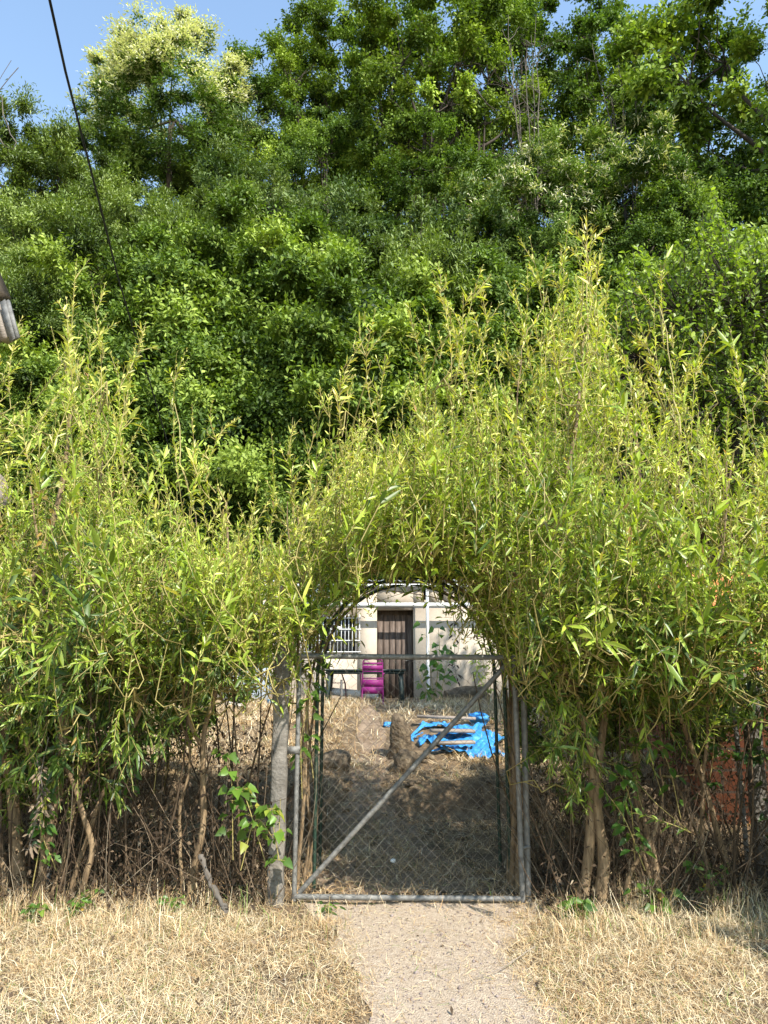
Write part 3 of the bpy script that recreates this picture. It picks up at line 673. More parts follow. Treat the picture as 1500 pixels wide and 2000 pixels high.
WILLOWS = [  # label, stems as (px, py, Y) paths with base radius
 ('tall yellow green willow at the left edge of the hedge, with a rough trunk', [
   ([(48, 1800, 5.5), (28, 1600, 5.55), (10, 1400, 5.6), (40, 1200, 5.6), (110, 1000, 5.6), (140, 800, 5.6)], .05),
   ([(70, 1790, 5.4), (105, 1560, 5.45), (130, 1380, 5.5), (90, 1180, 5.4), (60, 950, 5.4)], .026),
   ([(20, 1790, 5.5), (-20, 1500, 5.7), (-60, 1250, 5.8), (-40, 950, 5.8)], .03),
   ([(62, 1795, 5.4), (85, 1650, 5.4), (60, 1500, 5.4), (20, 1300, 5.3)], .02)], -60),
 ('willow with a sharply kinked yellow stem, second from the left in the hedge', [
   ([(140, 1800, 5.4), (172, 1700, 5.35), (176, 1630, 5.35), (145, 1540, 5.35), (120, 1450, 5.35), (130, 1300, 5.4), (180, 1100, 5.5), (200, 900, 5.5)], .024),
   ([(125, 1800, 5.5), (165, 1650, 5.5), (215, 1520, 5.5), (270, 1400, 5.5), (310, 1250, 5.5), (320, 1050, 5.6)], .02),
   ([(90, 1790, 5.5), (130, 1650, 5.55), (170, 1450, 5.6), (250, 1200, 5.7)], .018),
   ([(60, 1790, 5.6), (110, 1600, 5.65), (130, 1400, 5.7), (80, 1250, 5.7)], .018)], 200),
 ('slim willow with one tall pale brown stem, nearest left of the concrete gate post', [
   ([(368, 1750, 5.5), (392, 1640, 5.5), (398, 1540, 5.5), (396, 1450, 5.5), (415, 1370, 5.5), (440, 1260, 5.5), (450, 1150, 5.5), (440, 980, 5.6)], .026),
   ([(396, 1460, 5.5), (360, 1380, 5.5), (370, 1280, 5.5), (400, 1180, 5.5), (380, 1000, 5.6)], .015),
   ([(360, 1750, 5.6), (350, 1600, 5.6), (372, 1480, 5.6), (350, 1400, 5.65), (300, 1250, 5.7)], .014),
   ([(425, 1320, 5.5), (480, 1250, 5.4), (560, 1130, 5.4), (560, 980, 5.4)], .012)], 430),
 ('dark willow trained up the left side and over the top of the arch', [
   ([(590, 1745, 5.95), (606, 1620, 5.95), (596, 1500, 5.95), (606, 1330, 5.9), (640, 1225, 5.9), (700, 1150, 5.9), (790, 1118, 5.9)], .015),
   ([(594, 1740, 6.2), (618, 1580, 6.2), (600, 1400, 6.2), (620, 1250, 6.2), (640, 1100, 6.0), (640, 950, 6.0)], .014),
   ([(580, 1740, 5.9), (594, 1500, 5.85), (580, 1300, 5.85), (590, 1150, 5.8), (580, 1000, 5.8)], .016),
   ([(610, 1740, 6.3), (602, 1500, 6.0), (630, 1280, 5.95), (680, 1190, 5.95), (740, 1140, 5.95)], .014)], 650),
 ('willow with long wands bent over the arch from the right gate post', [
   ([(1000, 1750, 5.9), (1005, 1500, 5.9), (1003, 1320, 5.9), (970, 1230, 5.9), (900, 1150, 5.85), (800, 1105, 5.9), (700, 1100, 5.9)], .024),
   ([(1010, 1750, 6.1), (1000, 1450, 6.1), (985, 1260, 6.0), (930, 1180, 6.0), (850, 1140, 6.0), (760, 1130, 6.0)], .015),
   ([(995, 1750, 6.3), (995, 1450, 6.2), (960, 1200, 6.1), (900, 1050, 6.0), (880, 900, 6.0)], .018),
   ([(998, 1750, 6.2), (1006, 1480, 6.2), (990, 1300, 6.2), (940, 1225, 6.2), (880, 1178, 6.2), (810, 1160, 6.2), (730, 1150, 6.2)], .009),
   ([(992, 1750, 6.0), (1000, 1480, 6.0), (975, 1270, 6.0), (925, 1205, 6.0), (880, 1165, 6.0), (840, 1143, 6.0), (760, 1120, 6.0)], .013),
   ([(1004, 1750, 5.95), (1008, 1400, 5.95), (960, 1215, 5.95), (900, 1160, 5.95), (850, 1150, 5.95), (790, 1158, 5.95), (720, 1180, 5.95)], .006),
   ([(1012, 1740, 5.8), (1014, 1500, 5.8), (1000, 1280, 5.75), (950, 1130, 5.7), (860, 960, 5.7), (830, 800, 5.7)], .018)], 870),
 ('tallest willow of the hedge with a twin brown trunk right of the gate', [
   ([(1138, 1765, 5.45), (1150, 1650, 5.45), (1158, 1540, 5.45), (1150, 1440, 5.45), (1120, 1330, 5.4), (1100, 1200, 5.4), (1088, 1080, 5.4), (1100, 960, 5.4), (1120, 860, 5.4), (1140, 700, 5.5)], .037),
   ([(1172, 1765, 5.42), (1178, 1660, 5.42), (1165, 1560, 5.43), (1170, 1480, 5.5), (1190, 1350, 5.55), (1235, 1200, 5.6), (1250, 1000, 5.6), (1240, 820, 5.6)], .042),
   ([(1120, 1330, 5.4), (1040, 1200, 5.3), (980, 1050, 5.2), (950, 880, 5.3)], .02),
   ([(1090, 1090, 5.4), (1040, 960, 5.5), (1010, 820, 5.6), (1020, 680, 5.6)], .014)], 1100),
 ('willow on crossed reddish stems, second to the right of the gate', [
   ([(1285, 1750, 5.6), (1268, 1640, 5.6), (1245, 1540, 5.6), (1250, 1440, 5.6), (1275, 1320, 5.6), (1285, 1200, 5.5), (1320, 1000, 5.5), (1330, 850, 5.5)], .03),
   ([(1272, 1750, 5.6), (1255, 1640, 5.62), (1240, 1560, 5.6), (1235, 1450, 5.6), (1200, 1250, 5.8)], .02),
   ([(1215, 1740, 5.5), (1245, 1680, 5.45), (1280, 1620, 5.45), (1295, 1560, 5.5), (1290, 1500, 5.5)], .018),
   ([(1280, 1300, 5.6), (1350, 1200, 5.4), (1410, 1080, 5.3), (1420, 900, 5.3)], .016)], 1280),
 ('spreading willow leaning in from the right edge in front of the brick shed', [
   ([(1440, 1760, 5.8), (1400, 1620, 5.75), (1365, 1500, 5.7), (1330, 1400, 5.6), (1320, 1280, 5.6), (1400, 1100, 5.6), (1430, 900, 5.6)], .026),
   ([(1385, 1750, 5.7), (1370, 1600, 5.7), (1380, 1450, 5.7), (1390, 1350, 5.6), (1450, 1280, 5.5), (1520, 1200, 5.4)], .016),
   ([(1600, 1800, 5.6), (1620, 1500, 5.6), (1600, 1200, 5.6), (1540, 950, 5.6)], .04),
   ([(1410, 1760, 5.9), (1350, 1600, 5.85), (1300, 1480, 5.8), (1280, 1380, 5.8)], .014)], 1520),
]
def build_willows():
    global WL
    data = []
    for lab, stems, cx in WILLOWS:
        paths = [(smooth_path([P(*q) for q in st], 4), r) for st, r in stems]
        data.append(dict(lab=lab, paths=paths, cx=cx, shoots=[]))
    r = np.random.default_rng(11)
    # shoots: tip positions fill the hedge volume up to its spiky outline
    N = 6200
    px = r.uniform(-240, 1740, N*4); u = r.uniform(0, 1, N*4)
    ty = top_y(px); ly = low_y(px); py = ty+(ly-ty)*u**.92
    dens = np.where(px < 0, .45, np.where(px > 1500, .55, 1.0))
    dens *= np.where((px > 380) & (px < 600), .85, 1.0)
    dens *= np.where((px > 1385) & (py > 1170) & (py < 1300), .25, 1.0)*np.where((px > 560) & (px < 700) & (py > 1120), .5, 1.0)
    # thinner towards the spiky top; holes lower left
    dens *= .30+.70*sst(0, 260, py-ty)
    nz = noise3(np.stack([px/130, py/130, px*0], -1), 1.0); dens *= np.clip(.80+.65*nz, .08, 1)
    dens *= 1+1.0*np.exp(-((px-150)/90)**2)*(py < 900)+.7*np.exp(-((px-1110)/90)**2)*(py < 720)
    dens *= np.where((px < 380) & (py > 1330), 1-.6*sst(1380, 1560, py), 1.0)*np.where((px > 330) & (px < 540) & (py > 1130), .45, 1.0)*np.where((px > 450) & (px < 610) & (py > 1150), .4, 1.0)*np.where((px > 1050) & (py > 1380), 1-.6*sst(1420, 1580, py), 1)
    keep = r.uniform(0, 1, N*4) < dens*.60
    px, py = px[keep], py[keep]
    print('shoots', len(px))
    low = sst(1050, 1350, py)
    Yd = r.uniform(4.6, 6.7, len(px)); Yd = np.where((py > 1150), r.uniform(4.75, 6.2, len(px)), Yd)
    near = ((px > 1120) & (py > 820) & (py < 1330) & (r.uniform(0, 1, len(px)) < .42)) | ((px < 170) & (py > 950) & (py < 1400) & (r.uniform(0, 1, len(px)) < .2))
    Yd = np.where(near, r.uniform(4.1, 4.8, len(px)), Yd)
    Yd = np.where((px > 560) & (px < 1010) & (py > 1000), r.uniform(5.2, 6.35, len(px)), Yd)
    X3 = np.stack([(px-750)/FPX*5.7*1.5, Yd*1.2, py/FPX*5.7*.9], -1)
    kk = r.uniform(0, 1, len(px)) < np.clip(.62+1.05*noise3(X3, 1.9), .04, 1); px, py, Yd, low = px[kk], py[kk], Yd[kk], low[kk]; print('kept shoots', len(px))
    for a, b, y, lw in zip(px, py, Yd, low):
        dd = data[int(np.argmin([abs(a-d['cx'])*r.uniform(.6, 1.4) for d in data]))]
        tip = P(a, b, y)
        fx = (a-dd['cx'])/500
        up = 1.0-1.5*lw
        d = np.array([fx*1.0+r.normal(0, .30)+.0, (y-5.8)*.35+r.normal(0, .28)-.45*lw, up+r.normal(0, .12+.35*lw)])
        d /= np.linalg.norm(d); L = r.uniform(.45, 1.05)*(1-.35*lw)
        side = np.array([r.normal(), r.normal(), 0])*.06
        base = tip-d*L
        k = np.linspace(0, 1, 6)[:, None]
        pts = base+(tip-base)*k+side*np.sin(k*PI)+np.array([0, 0, -.06*lw])*k*k
        dd['shoots'].append((pts, L, lw, b-top_y(a)))
    for a, b in TALL:
        dd = data[int(np.argmin([abs(a-d['cx'])*r.uniform(.8, 1.2) for d in data]))]
        y = r.uniform(5.0, 6.0); tip = P(a, b, y); d = unit(np.array([(a-dd['cx'])/500*.6+r.normal(0, .12), r.normal(0, .12), 1.0])); L = r.uniform(.75, 1.15)
        k = np.linspace(0, 1, 6)[:, None]; base = tip-d*L; side = np.array([r.normal(), r.normal(), 0])*.05
        pts = base+(tip-base)*k+side*np.sin(k*PI); dd['shoots'].append((pts, L, 0.0, 0.0))
        for q in range(int(r.integers(3, 8))):   # side twigs carrying the small upper leaves
            s0 = pts[int(r.integers(1, 5))]; d2 = unit(d+np.array([r.normal(0, .5), r.normal(0, .5), .1])); L2 = r.uniform(.12, .32)
            dd['shoots'].append((s0+d2*L2*k+side*.3*np.sin(k*PI), L2, 0.0, 0.0))
    for di, dd in enumerate(data):
        sh = dd['shoots']; bases = np.array([s[0][0] for s in sh])
        base0 = dd['paths'][0][0][0].copy(); base0[2] = 0
        t = empty('willow_tree', tuple(base0), dd['lab'], 'willow', 'willows of the hedge')
        for pth, rad in dd['paths']:
            n = len(pth); b = MB(); f = np.linspace(0, 1, n); pth = pth.copy()
            if pth[0][2] < .3: pth[0][2] = -.06
            rr = rad*(1-.72*f)*(1+.06*np.sin(f*23+di)); rr[:2] *= 1.15
            b.tube(pth+.006*np.stack([np.sin(f*31+di), np.cos(f*27), f*0], 1), rr, 9)
            b.build('stem', M['bark_willow'], t, smooth=True)
        # hubs
        K = max(10, len(sh)//9); cen = bases[r.choice(len(bases), K, replace=False)]
        for it in range(4):
            idx = np.argmin(((bases[:, None]-cen[None])**2).sum(-1), 1)
            for k in range(K):
                if (idx == k).any(): cen[k] = bases[idx == k].mean(0)
        allp = np.concatenate([p[len(p)//3:] for p, _ in dd['paths']])
        br = MB()
        for c in cen:
            dist = ((allp-c)**2).sum(1)+np.where(allp[:, 2] > c[2]-.1, 3, 0)
            s = allp[np.argmin(dist)]; q = np.linspace(0, 1, 7)[:, None]
            mid = s+(c-s)*q+np.array([0, 0, -.12])*np.sin(q*PI)*np.linalg.norm(c-s)*.6+.03*r.normal(0, 1, (7, 3))*np.sin(q*PI)
            if in_tunnel(mid).any(): continue
            br.tube(mid, np.linspace(.008, .004, 7), 5, cap=False)
        for i, s in enumerate(sh):
            c = cen[idx[i]]; p = s[0]; a = c+(p[0]-c)*.5+np.array([0, 0, -.03])
            full = np.vstack([c, a, p]) if s[1] > .33 else p
            bad = in_tunnel(full)
            if bad.any():
                full = full[~bad]
                if len(full) < 4: continue
            br.tube(full, np.linspace(.0045, .0013, len(full)), 4, cap=False)
        br.build('branches', M['twig'], t, smooth=True)
        # leaves
        A = [[] for _ in range(7)]
        for pts, L, lw, dep in sh:
            bigs = r.uniform() < (.42 if pts[0][1] < 4.85 else .15); n = int(L*(r.uniform(26, 38) if bigs else r.uniform(50, 78)))
            f = np.sort(r.uniform(.06, 1, n)); seg = f*5; i0 = np.minimum(seg.astype(int), 4); fr = (seg-i0)[:, None]
            pos = pts[i0]*(1-fr)+pts[i0+1]*fr; ax = unit(pts[i0+1]-pts[i0])
            ang = np.arange(n)*2.4+r.uniform(0, 6); ref = unit(np.cross(ax, np.array([.3, 1, .1]))); ref2 = np.cross(ax, ref)
            rad = ref*np.cos(ang)[:, None]+ref2*np.sin(ang)[:, None]
            op = r.uniform(.5, 1.25, n)[:, None]*(1-.45*f[:, None])
            d = ax*np.cos(op)+rad*np.sin(op)+r.normal(0, .12, (n, 3))
            nm = ax*np.sin(op)*.8-rad*np.cos(op)*.4+r.normal(0, .4, (n, 3))+np.array(sv)*.55
            big = (.55+.45*np.sin(np.clip(f*1.15, 0, 1)*PI))*(1-.35*sst(.75, 1, f))
            ln = (r.uniform(.09, .19, n) if bigs else r.uniform(.04, .10, n))*big
            wd = ln*r.uniform(.12, .20, n)+.002
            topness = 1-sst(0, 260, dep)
            sun = (.46 if bigs else .55)+.17*topness-.22*lw+r.normal(0, .07)  # shade under the canopy put into leaf colour: low shoots tinted darker
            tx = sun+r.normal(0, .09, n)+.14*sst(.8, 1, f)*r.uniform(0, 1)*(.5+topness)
            if lw > .2 and r.uniform() < .15: tx = tx+.15
            tx = np.where(r.uniform(0, 1, n) < .015, r.uniform(.85, 1, n), np.clip(tx, .02, .88))
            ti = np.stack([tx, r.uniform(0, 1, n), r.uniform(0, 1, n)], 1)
            for lst, v in zip(A, (pos, d, nm, ln, wd, ti, r.uniform(-.15, .55, n))): lst.append(v)
        A = [np.concatenate(a) for a in A]
        ok = ~in_tunnel(A[0]+A[1]*.05)
        A = [a[ok] for a in A]
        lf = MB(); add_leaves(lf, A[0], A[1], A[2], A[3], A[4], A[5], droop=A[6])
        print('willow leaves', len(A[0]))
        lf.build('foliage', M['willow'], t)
build_willows()

# ------------------------------------------------------------------ trees of the hillside
def make_crown(r, rx, ry, rz, zc, nclump, per, lf, wf, mat, flower=0.0, shape='round', clump=.16, up=.35, upright=0.0):
    """crown of leaf sprays around clump centres; returns mesh builder and the clump centres"""
    cs = []
    while len(cs) < nclump:
        v = r.normal(0, 1, 3); v /= np.linalg.norm(v); q = r.uniform(.35, 1)**.45
        if shape == 'dome': v[2] = abs(v[2])*1.0-.25*r.uniform()
        p = v*q
        w = 1+.42*noise3(np.array([v*1.3+rx]), 2.0)[0]
        cs.append(p*w*np.array([rx, ry, rz])+np.array([0, 0, zc]))
    cs = np.array(cs); A = [[] for _ in range(6)]
    cen = np.array([0, 0, zc-rz*.3]); R0 = (rx+ry+rz)/3*clump*.92
    for c in cs:
        n = int(per*r.uniform(.5, 1.4)); cr = R0*r.uniform(.7, 1.5)
        nt_ = max(4, n//12)
        out = unit(c-cen)
        tw = unit(r.normal(0, 1, (nt_, 3))*np.array([1, 1, .45 if upright < .5 else .7])+out*.9+np.array([0, 0, .45+upright])); tl = cr*r.uniform(.6, 1.35, nt_)
        k = r.integers(0, nt_, n); f = r.uniform(.15, 1, n)
        pos = c+tw[k]*(tl[k]*f)[:, None]+r.normal(0, cr*.10, (n, 3))
        d = tw[k]*.7+r.normal(0, .7, (n, 3)); nm = np.array([0, 0, 1.])*.3+np.array(sv)*.35+out*.2+unit(pos-c)*.75+r.normal(0, .38, (n, 3))
        outer = np.linalg.norm((c-np.array([0, 0, zc]))/np.array([rx, ry, rz]))
        base = .42+.20*r.normal()
        tx = base+.15*f+r.normal(0, .12, n)
        if flower > 0:
            hi = sst(-.25, .35, out[2])*flower*sst(.4, .9, outer)
            fl = (r.uniform(0, 1, nt_) < hi*1.1)[k] & (f > .45)
            tx = np.where(fl, r.uniform(.85, 1, n), np.clip(tx, 0, .78))
        A[0].append(pos); A[1].append(d); A[2].append(nm); A[3].append(r.uniform(.7, 1.25, n)*lf); A[4].append(r.uniform(.8, 1.2, n)*wf)
        A[5].append(np.stack([np.clip(tx, 0, 1), r.uniform(0, 1, n)*.5+.25+.25*r.uniform(-1, 1), r.uniform(0, 1, n)], 1))
    A = [np.concatenate(a) for a in A]
    mb = MB(); add_quads(mb, A[0], A[1], A[2], A[3], A[4], A[5]); return mb, cs

def make_trunk(r, h0, cs, rad, lean=(0, 0), extra=.0):
    mb = MB(); top = np.array([lean[0], lean[1], h0]); n = 9; f = np.linspace(0, 1, n)[:, None]
    tr = np.array([0, 0, -.8])+(top-np.array([0, 0, -.8]))*f+.10*rad*8*np.stack([np.sin(f[:, 0]*7+r.uniform(0, 6)), np.cos(f[:, 0]*5+r.uniform(0, 6)), 0*f[:, 0]], 1)*f
    mb.tube(tr, np.linspace(rad, rad*.35, n), 8)
    k = min(len(cs), 9); hubs = cs[r.choice(len(cs), k, replace=False)]
    for h in hubs:
        s = tr[r.integers(n//2, n)]; hh = s+(h-s)*.65; q = np.linspace(0, 1, 6)[:, None]
        line = s+(hh-s)*q+np.array([0, 0, -.10])*np.sin(q*PI)*np.linalg.norm(hh-s)+r.normal(0, .05, (6, 3))*q
        mb.tube(line, np.linspace(rad*.45, rad*.16, 6), 5, cap=False)
        near = cs[np.argsort(((cs-hh)**2).sum(1))[:9]]
        for c in near:
            q = np.linspace(0, 1, 5)[:, None]; l2 = hh+(c-hh)*q+r.normal(0, .08, (5, 3))*np.sin(q*PI)
            mb.tube(l2, np.linspace(rad*.15, rad*.04, 5), 4, cap=False)
    return mb

def proto(key, name, r, H, crown, trunk_r, mat, bark='bark', **kw):
    """one tree with its base at the origin: Empty > trunk, crown"""
    rx, ry, rz, zc = crown
    cm, cs = make_crown(r, rx, ry, rz, zc, mat=mat, **kw)
    t = bpy.data.objects.new(name, None); C.objects.link(t)
    make_trunk(r, zc*.95, cs, trunk_r).build('trunk', M[bark], t)
    cm.build('crown', M[mat], t)
    co = np.concatenate(cm.V)[:, 2]; t['H'] = float(np.percentile(co, 99.6)); return t
r = np.random.default_rng(5)
PROTO = {}
def PR(key, *a, **k): PROTO[key] = (proto(key, *a, **k), [False])
PR('chestnut', 'chestnut_tree', r, 13, (5.3, 4.6, 5.6, 8.0), .24, 'chestnut', nclump=230, per=400, lf=.26, wf=.08, flower=1.1, clump=.20)
PR('chestnut2', 'chestnut_tree', r, 13, (5.0, 4.4, 5.4, 8.0), .24, 'chestnut', nclump=130, per=420, lf=.34, wf=.075, flower=.30, clump=.20)
PR('oak1', 'oak_tree', r, 12, (4.0, 3.8, 5.6, 8.0), .20, 'oak', nclump=82, per=540, lf=.175, wf=.10, clump=.175)
PR('oak2', 'oak_tree', r, 13, (3.4, 3.4, 6.4, 8.4), .18, 'oak', nclump=70, per=540, lf=.175, wf=.10, clump=.175)
PR('dark1', 'broadleaf_tree', r, 12, (4.2, 4.0, 5.8, 7.4), .20, 'dark', nclump=85, per=540, lf=.185, wf=.10, clump=.175)
PR('bush1', 'bush', r, 3.6, (2.1, 1.8, 1.8, 1.6), .06, 'bush', nclump=70, per=900, lf=.078, wf=.038, shape='dome', clump=.185, upright=.1)
PR('bush2', 'bush', r, 3.6, (2.0, 1.8, 2.1, 1.5), .06, 'bush', nclump=70, per=900, lf=.072, wf=.040, shape='dome', clump=.185, upright=.0)
PR('coppice', 'coppice_shrub', r, 5, (2.3, 2.1, 2.9, 2.4), .07, 'coppice', nclump=74, per=640, lf=.14, wf=.034, shape='dome', clump=.20, upright=.7)
PR('pale', 'grey_leaved_shrub', r, 5, (2.4, 2.0, 2.4, 2.6), .08, 'pale', nclump=80, per=200, lf=.14, wf=.04, clump=.2)
CNT = {}
def put(key, px, Y, s, label, cat, group=None, sz=1.0, rz=None, name=None, dz=0.0, x=None):
    t0, used = PROTO[key]
    if x is None: x = P(px, 500, Y)[0]*1.0
    z = GZ(x, Y)+dz
    if not used[0]: t = t0; used[0] = True; kids = None
    else:
        t = t0.copy(); C.objects.link(t)
        for ch in list(t0.children):
            c = ch.copy(); C.objects.link(c); c.parent = t
    CNT[key] = CNT.get(key, 0)+1
    t.location = (x, Y, z); t.rotation_euler = (0, 0, CNT[key]*2.1 if rz is None else rz); t.scale = (s, s, s*sz)
    if name: t.name = name
    for q in ('group', 'label', 'category'):
        if q in t: del t[q]
    tag(t, label, cat, group); return t
def put_at(key, px, py_top, Y, s, label, cat, group=None, **k):
    """scale the height so that the top of the crown reaches row py_top"""
    x = P(px, py_top, Y)[0]; zt = P(px, py_top, Y)[2]; H = PROTO[key][0]['H']
    need = zt-GZ(x, Y); s = max(s, need/(H*1.12)); sz = need/(H*s); return put(key, px, Y, s, label, cat, group, sz=max(.5, min(sz, 2.0)), x=x, **k)
RG = 'trees along the top of the hillside'
for a in [
 ('chestnut', 350, 75, 34.5, .9, 'large chestnut with creamy flower tassels at the upper left against the sky', 'chestnut tree', RG),
 ('dark1', 505, 135, 36.5, .85, 'dark tree just right of the flowering chestnut at the top left', 'tree', RG),
 ('oak2', 600, 50, 35.5, .85, 'slender tree rising above the middle left of the wood', 'tree', RG),
 ('oak1', 690, 25, 37.0, .9, 'green tree left of centre on the ridge', 'tree', RG),
 ('oak1', 820, 0, 33.5, .95, 'light green tree at the top centre with open lit branches', 'tree', RG),
 ('oak2', 920, -20, 33.0, .9, 'yellow green tree just right of the top centre', 'tree', RG),
 ('dark1', 770, 60, 38.5, 1.0, 'dark tree standing behind the light tree at the top centre', 'tree', RG),
 ('dark1', 1010, -30, 38.0, 1.0, 'dark tree behind the bare stems right of centre', 'tree', RG),
 ('dark1', 1130, 10, 36.5, .85, 'dark thin tree left of the blue gap at the top right', 'tree', RG),
 ('oak2', 1160, 130, 35.5, .8, 'smaller tree under the blue gap at the top right', 'tree', RG),
 ('oak1', 1475, -160, 28.0, 1.05, 'big tree at the top right with dark spreading limbs', 'tree', RG),
 ('oak2', 1590, -120, 27.0, 1.1, 'tree cut off by the right edge of the view', 'tree', RG),
 ('dark1', 1350, 120, 34.0, .9, 'dark tree behind the big tree at the top right', 'tree', RG),
 ('dark1', 640, 230, 33.0, .62, 'dark crown in the shade below the ridge trees, left of centre', 'tree', RG),
 ('dark1', 860, 260, 31.0, .62, 'dark crown in the middle of the wood above the bushes', 'tree', RG),
 ('dark1', 1060, 330, 30.0, .6, 'dark crown below the bare stems right of centre', 'tree', RG),
 ('chestnut2', 1215, 255, 29.5, .52, 'small chestnut with pale star shaped flowers at the right of the wood', 'chestnut tree', RG),
 ('chestnut2', 1040, 290, 29.8, .40, 'small pale flowered chestnut left of the other small chestnut', 'chestnut tree', RG),
 ('dark1', 1350, 330, 27.0, .62, 'dark crown below the big tree at the right', 'tree', RG),
 ('dark1', 200, 265, 35.0, .5, 'dark small tree behind the coppice under the flowering chestnut', 'tree', RG),
]: put_at(*a)
put_at('pale', 495, 300, 30.0, .95, 'grey green drooping shrub under the left end of the ridge trees', 'shrub')
put_at('pale', 640, 370, 28.6, .9, 'pale grey leaved shrub below the ridge left of centre', 'shrub')
put_at('pale', 840, 385, 27.5, .95, 'pale grey leaved shrub in the middle of the slope', 'shrub')
put_at('pale', 400, 620, 24.0, .42, 'little grey leaved shrub between the green bushes left of centre', 'shrub')
CG = 'narrow leaved coppice shrubs on the left slope'
for px, py, Y, s, lab in [(20, 215, 27.0, 1.15, 'narrow leaved coppice shrub highest at the left edge of the slope'), (130, 255, 27.0, 1.0, 'narrow leaved coppice shrub left of the overhead cable near the skyline'),
    (240, 345, 27.5, .95, 'narrow leaved coppice shrub just right of the overhead cable near the skyline'), (350, 395, 27.5, .8, 'narrow leaved coppice shrub under the flowering chestnut'),
    (455, 380, 27.5, .75, 'rounded yellow green coppice shrub below the blue gap under the chestnut'), (60, 370, 24.6, .95, 'narrow leaved coppice shrub in the second row at the left edge'),
    (190, 400, 24.6, .95, 'narrow leaved coppice shrub crossed by the overhead cable'), (320, 420, 25.5, .85, 'narrow leaved coppice shrub right of the cable in the second row'),
    (-60, 480, 22.5, 1.0, 'narrow leaved coppice shrub cut by the left edge, third row'), (70, 520, 22.6, .85, 'narrow leaved coppice shrub in the third row at the left'),
    (790, 470, 24.5, .7, 'narrow leaved shrub at the right end of the bright bushes'), (740, 480, 25.5, .75, 'narrow leaved shrub above the bright bushes at the centre')]:
    put_at('coppice', px, py, Y, s, lab, 'shrub', CG)
BG = 'leafy bushes covering the hillside'
bl = [(480, 455, 26.0, .95), (600, 450, 25.4, .95), (380, 500, 24.6, .9), (690, 500, 24.6, .85), (540, 540, 23.6, .9), (230, 560, 23.4, .9), (650, 590, 23.2, .85), (440, 620, 23.0, .85),
      (330, 640, 22.4, .85), (760, 600, 23.0, .85), (560, 680, 22.0, .85), (150, 660, 21.6, .9), (690, 690, 21.9, .8), (30, 680, 21.2, .9), (450, 740, 21.4, .8), (620, 790, 21.0, .75), (320, 760, 21.2, .8), (520, 850, 20.4, .75),
      (200, 800, 20.6, .8), (400, 870, 20.2, .7), (700, 830, 20.6, .8), (90, 830, 20.0, .8), (300, 900, 19.8, .7), (610, 920, 19.9, .7), (800, 720, 22.0, .8),
      (860, 560, 25.0, .8), (960, 540, 25.0, .8), (1060, 560, 24.0, .8), (1160, 560, 24.0, .8), (1260, 540, 24.0, .85), (900, 700, 22.2, .8), (1010, 720, 22.0, .8), (1120, 740, 21.6, .8), (1240, 740, 21.6, .8), (1360, 700, 21.6, .85), (1470, 680, 21.6, .85),
      (760, 900, 20.2, .8), (880, 900, 20.2, .8), (1000, 900, 20.2, .8), (1360, 520, 24.0, .9), (1480, 500, 24.0, .9), (460, 990, 19.5, .6), (600, 1040, 19.5, .6), (-60, 820, 20.2, .8), (160, 960, 19.6, .7), (1130, 920, 20.2, .8), (1250, 920, 20.2, .8), (1400, 900, 20.2, .8),
      (720, 1040, 20.0, .7), (850, 1040, 20.0, .7), (980, 1060, 20.0, .7)]
def rowname(py): return 'along the top of the thicket' if py < 510 else 'in the upper thicket' if py < 610 else 'in the middle of the thicket' if py < 700 else 'in the lower thicket' if py < 800 else 'low behind the hedge' if py < 890 else 'at the foot of the slope'
def colname(px): return 'at the left edge' if px < 60 else 'left of the cable' if px < 180 else 'where the cable crosses' if px < 260 else 'just right of the cable' if px < 360 else 'above the third willow' if px < 455 else 'above the gate post' if px < 530 else 'above the left side of the arch' if px < 610 else 'above the purple chair' if px < 720 else 'above the brown door' if px < 830 else 'above the blue tarpaulin' if px < 990 else 'behind the tallest willow' if px < 1150 else 'left of the fruit tree' if px < 1300 else 'behind the fruit tree' if px < 1450 else 'at the right edge'
seen_labels = set()
for i, (px, py, Y, s) in enumerate(bl):
    lb = f'leafy green bush {rowname(py)}, {colname(px)}'
    if lb in seen_labels:
        if py >= 700: continue
        lb += ', nearer the hedge'
    seen_labels.add(lb)
    put_at('bush1' if i % 2 == 0 else 'bush2', px, py, Y, s, lb, 'bush', 'leafy bushes covering the hillside')
for i, px in enumerate((420, 490, 570, 665, 775, 900, 1060, 1210, 1370, 1520)):
    put_at('bush1' if i % 2 else 'coppice', px, 385 if px < 1200 else 350, 35.5, 1.2, f'undergrowth bush in the shade under the ridge trees, {colname(px)}', 'bush', 'undergrowth bushes under the ridge trees')
for x_, y_, s_, zt_, lab in ((-3.6, 7.4, .75, 2.2, 'dark green bush behind the wire fence at the left edge'), (-2.9, 7.7, .58, 2.0, 'dark green bush behind the fence between the left willows'), (-4.6, 8.6, .9, 2.4, 'green bush far left behind the hedge'),
     (3.5, 4.25, .45, 2.2, 'green bush standing just outside the right side of the view before the hedge'), (4.5, 4.2, .5, 2.8, 'second green bush outside the right side of the view before the hedge'),
     (2.2, 7.2, .5, 1.9, 'green bush between the right fence and the brick shed'), (-3.0, 6.9, .42, 1.2, 'low green bush close behind the fence at the left')):
    put('bush1', 0, y_, s_, lab, 'bush', sz=zt_/(3.6*s_), x=x_)
for k in PROTO:
    if not PROTO[k][1][0]: print('UNUSED', k)

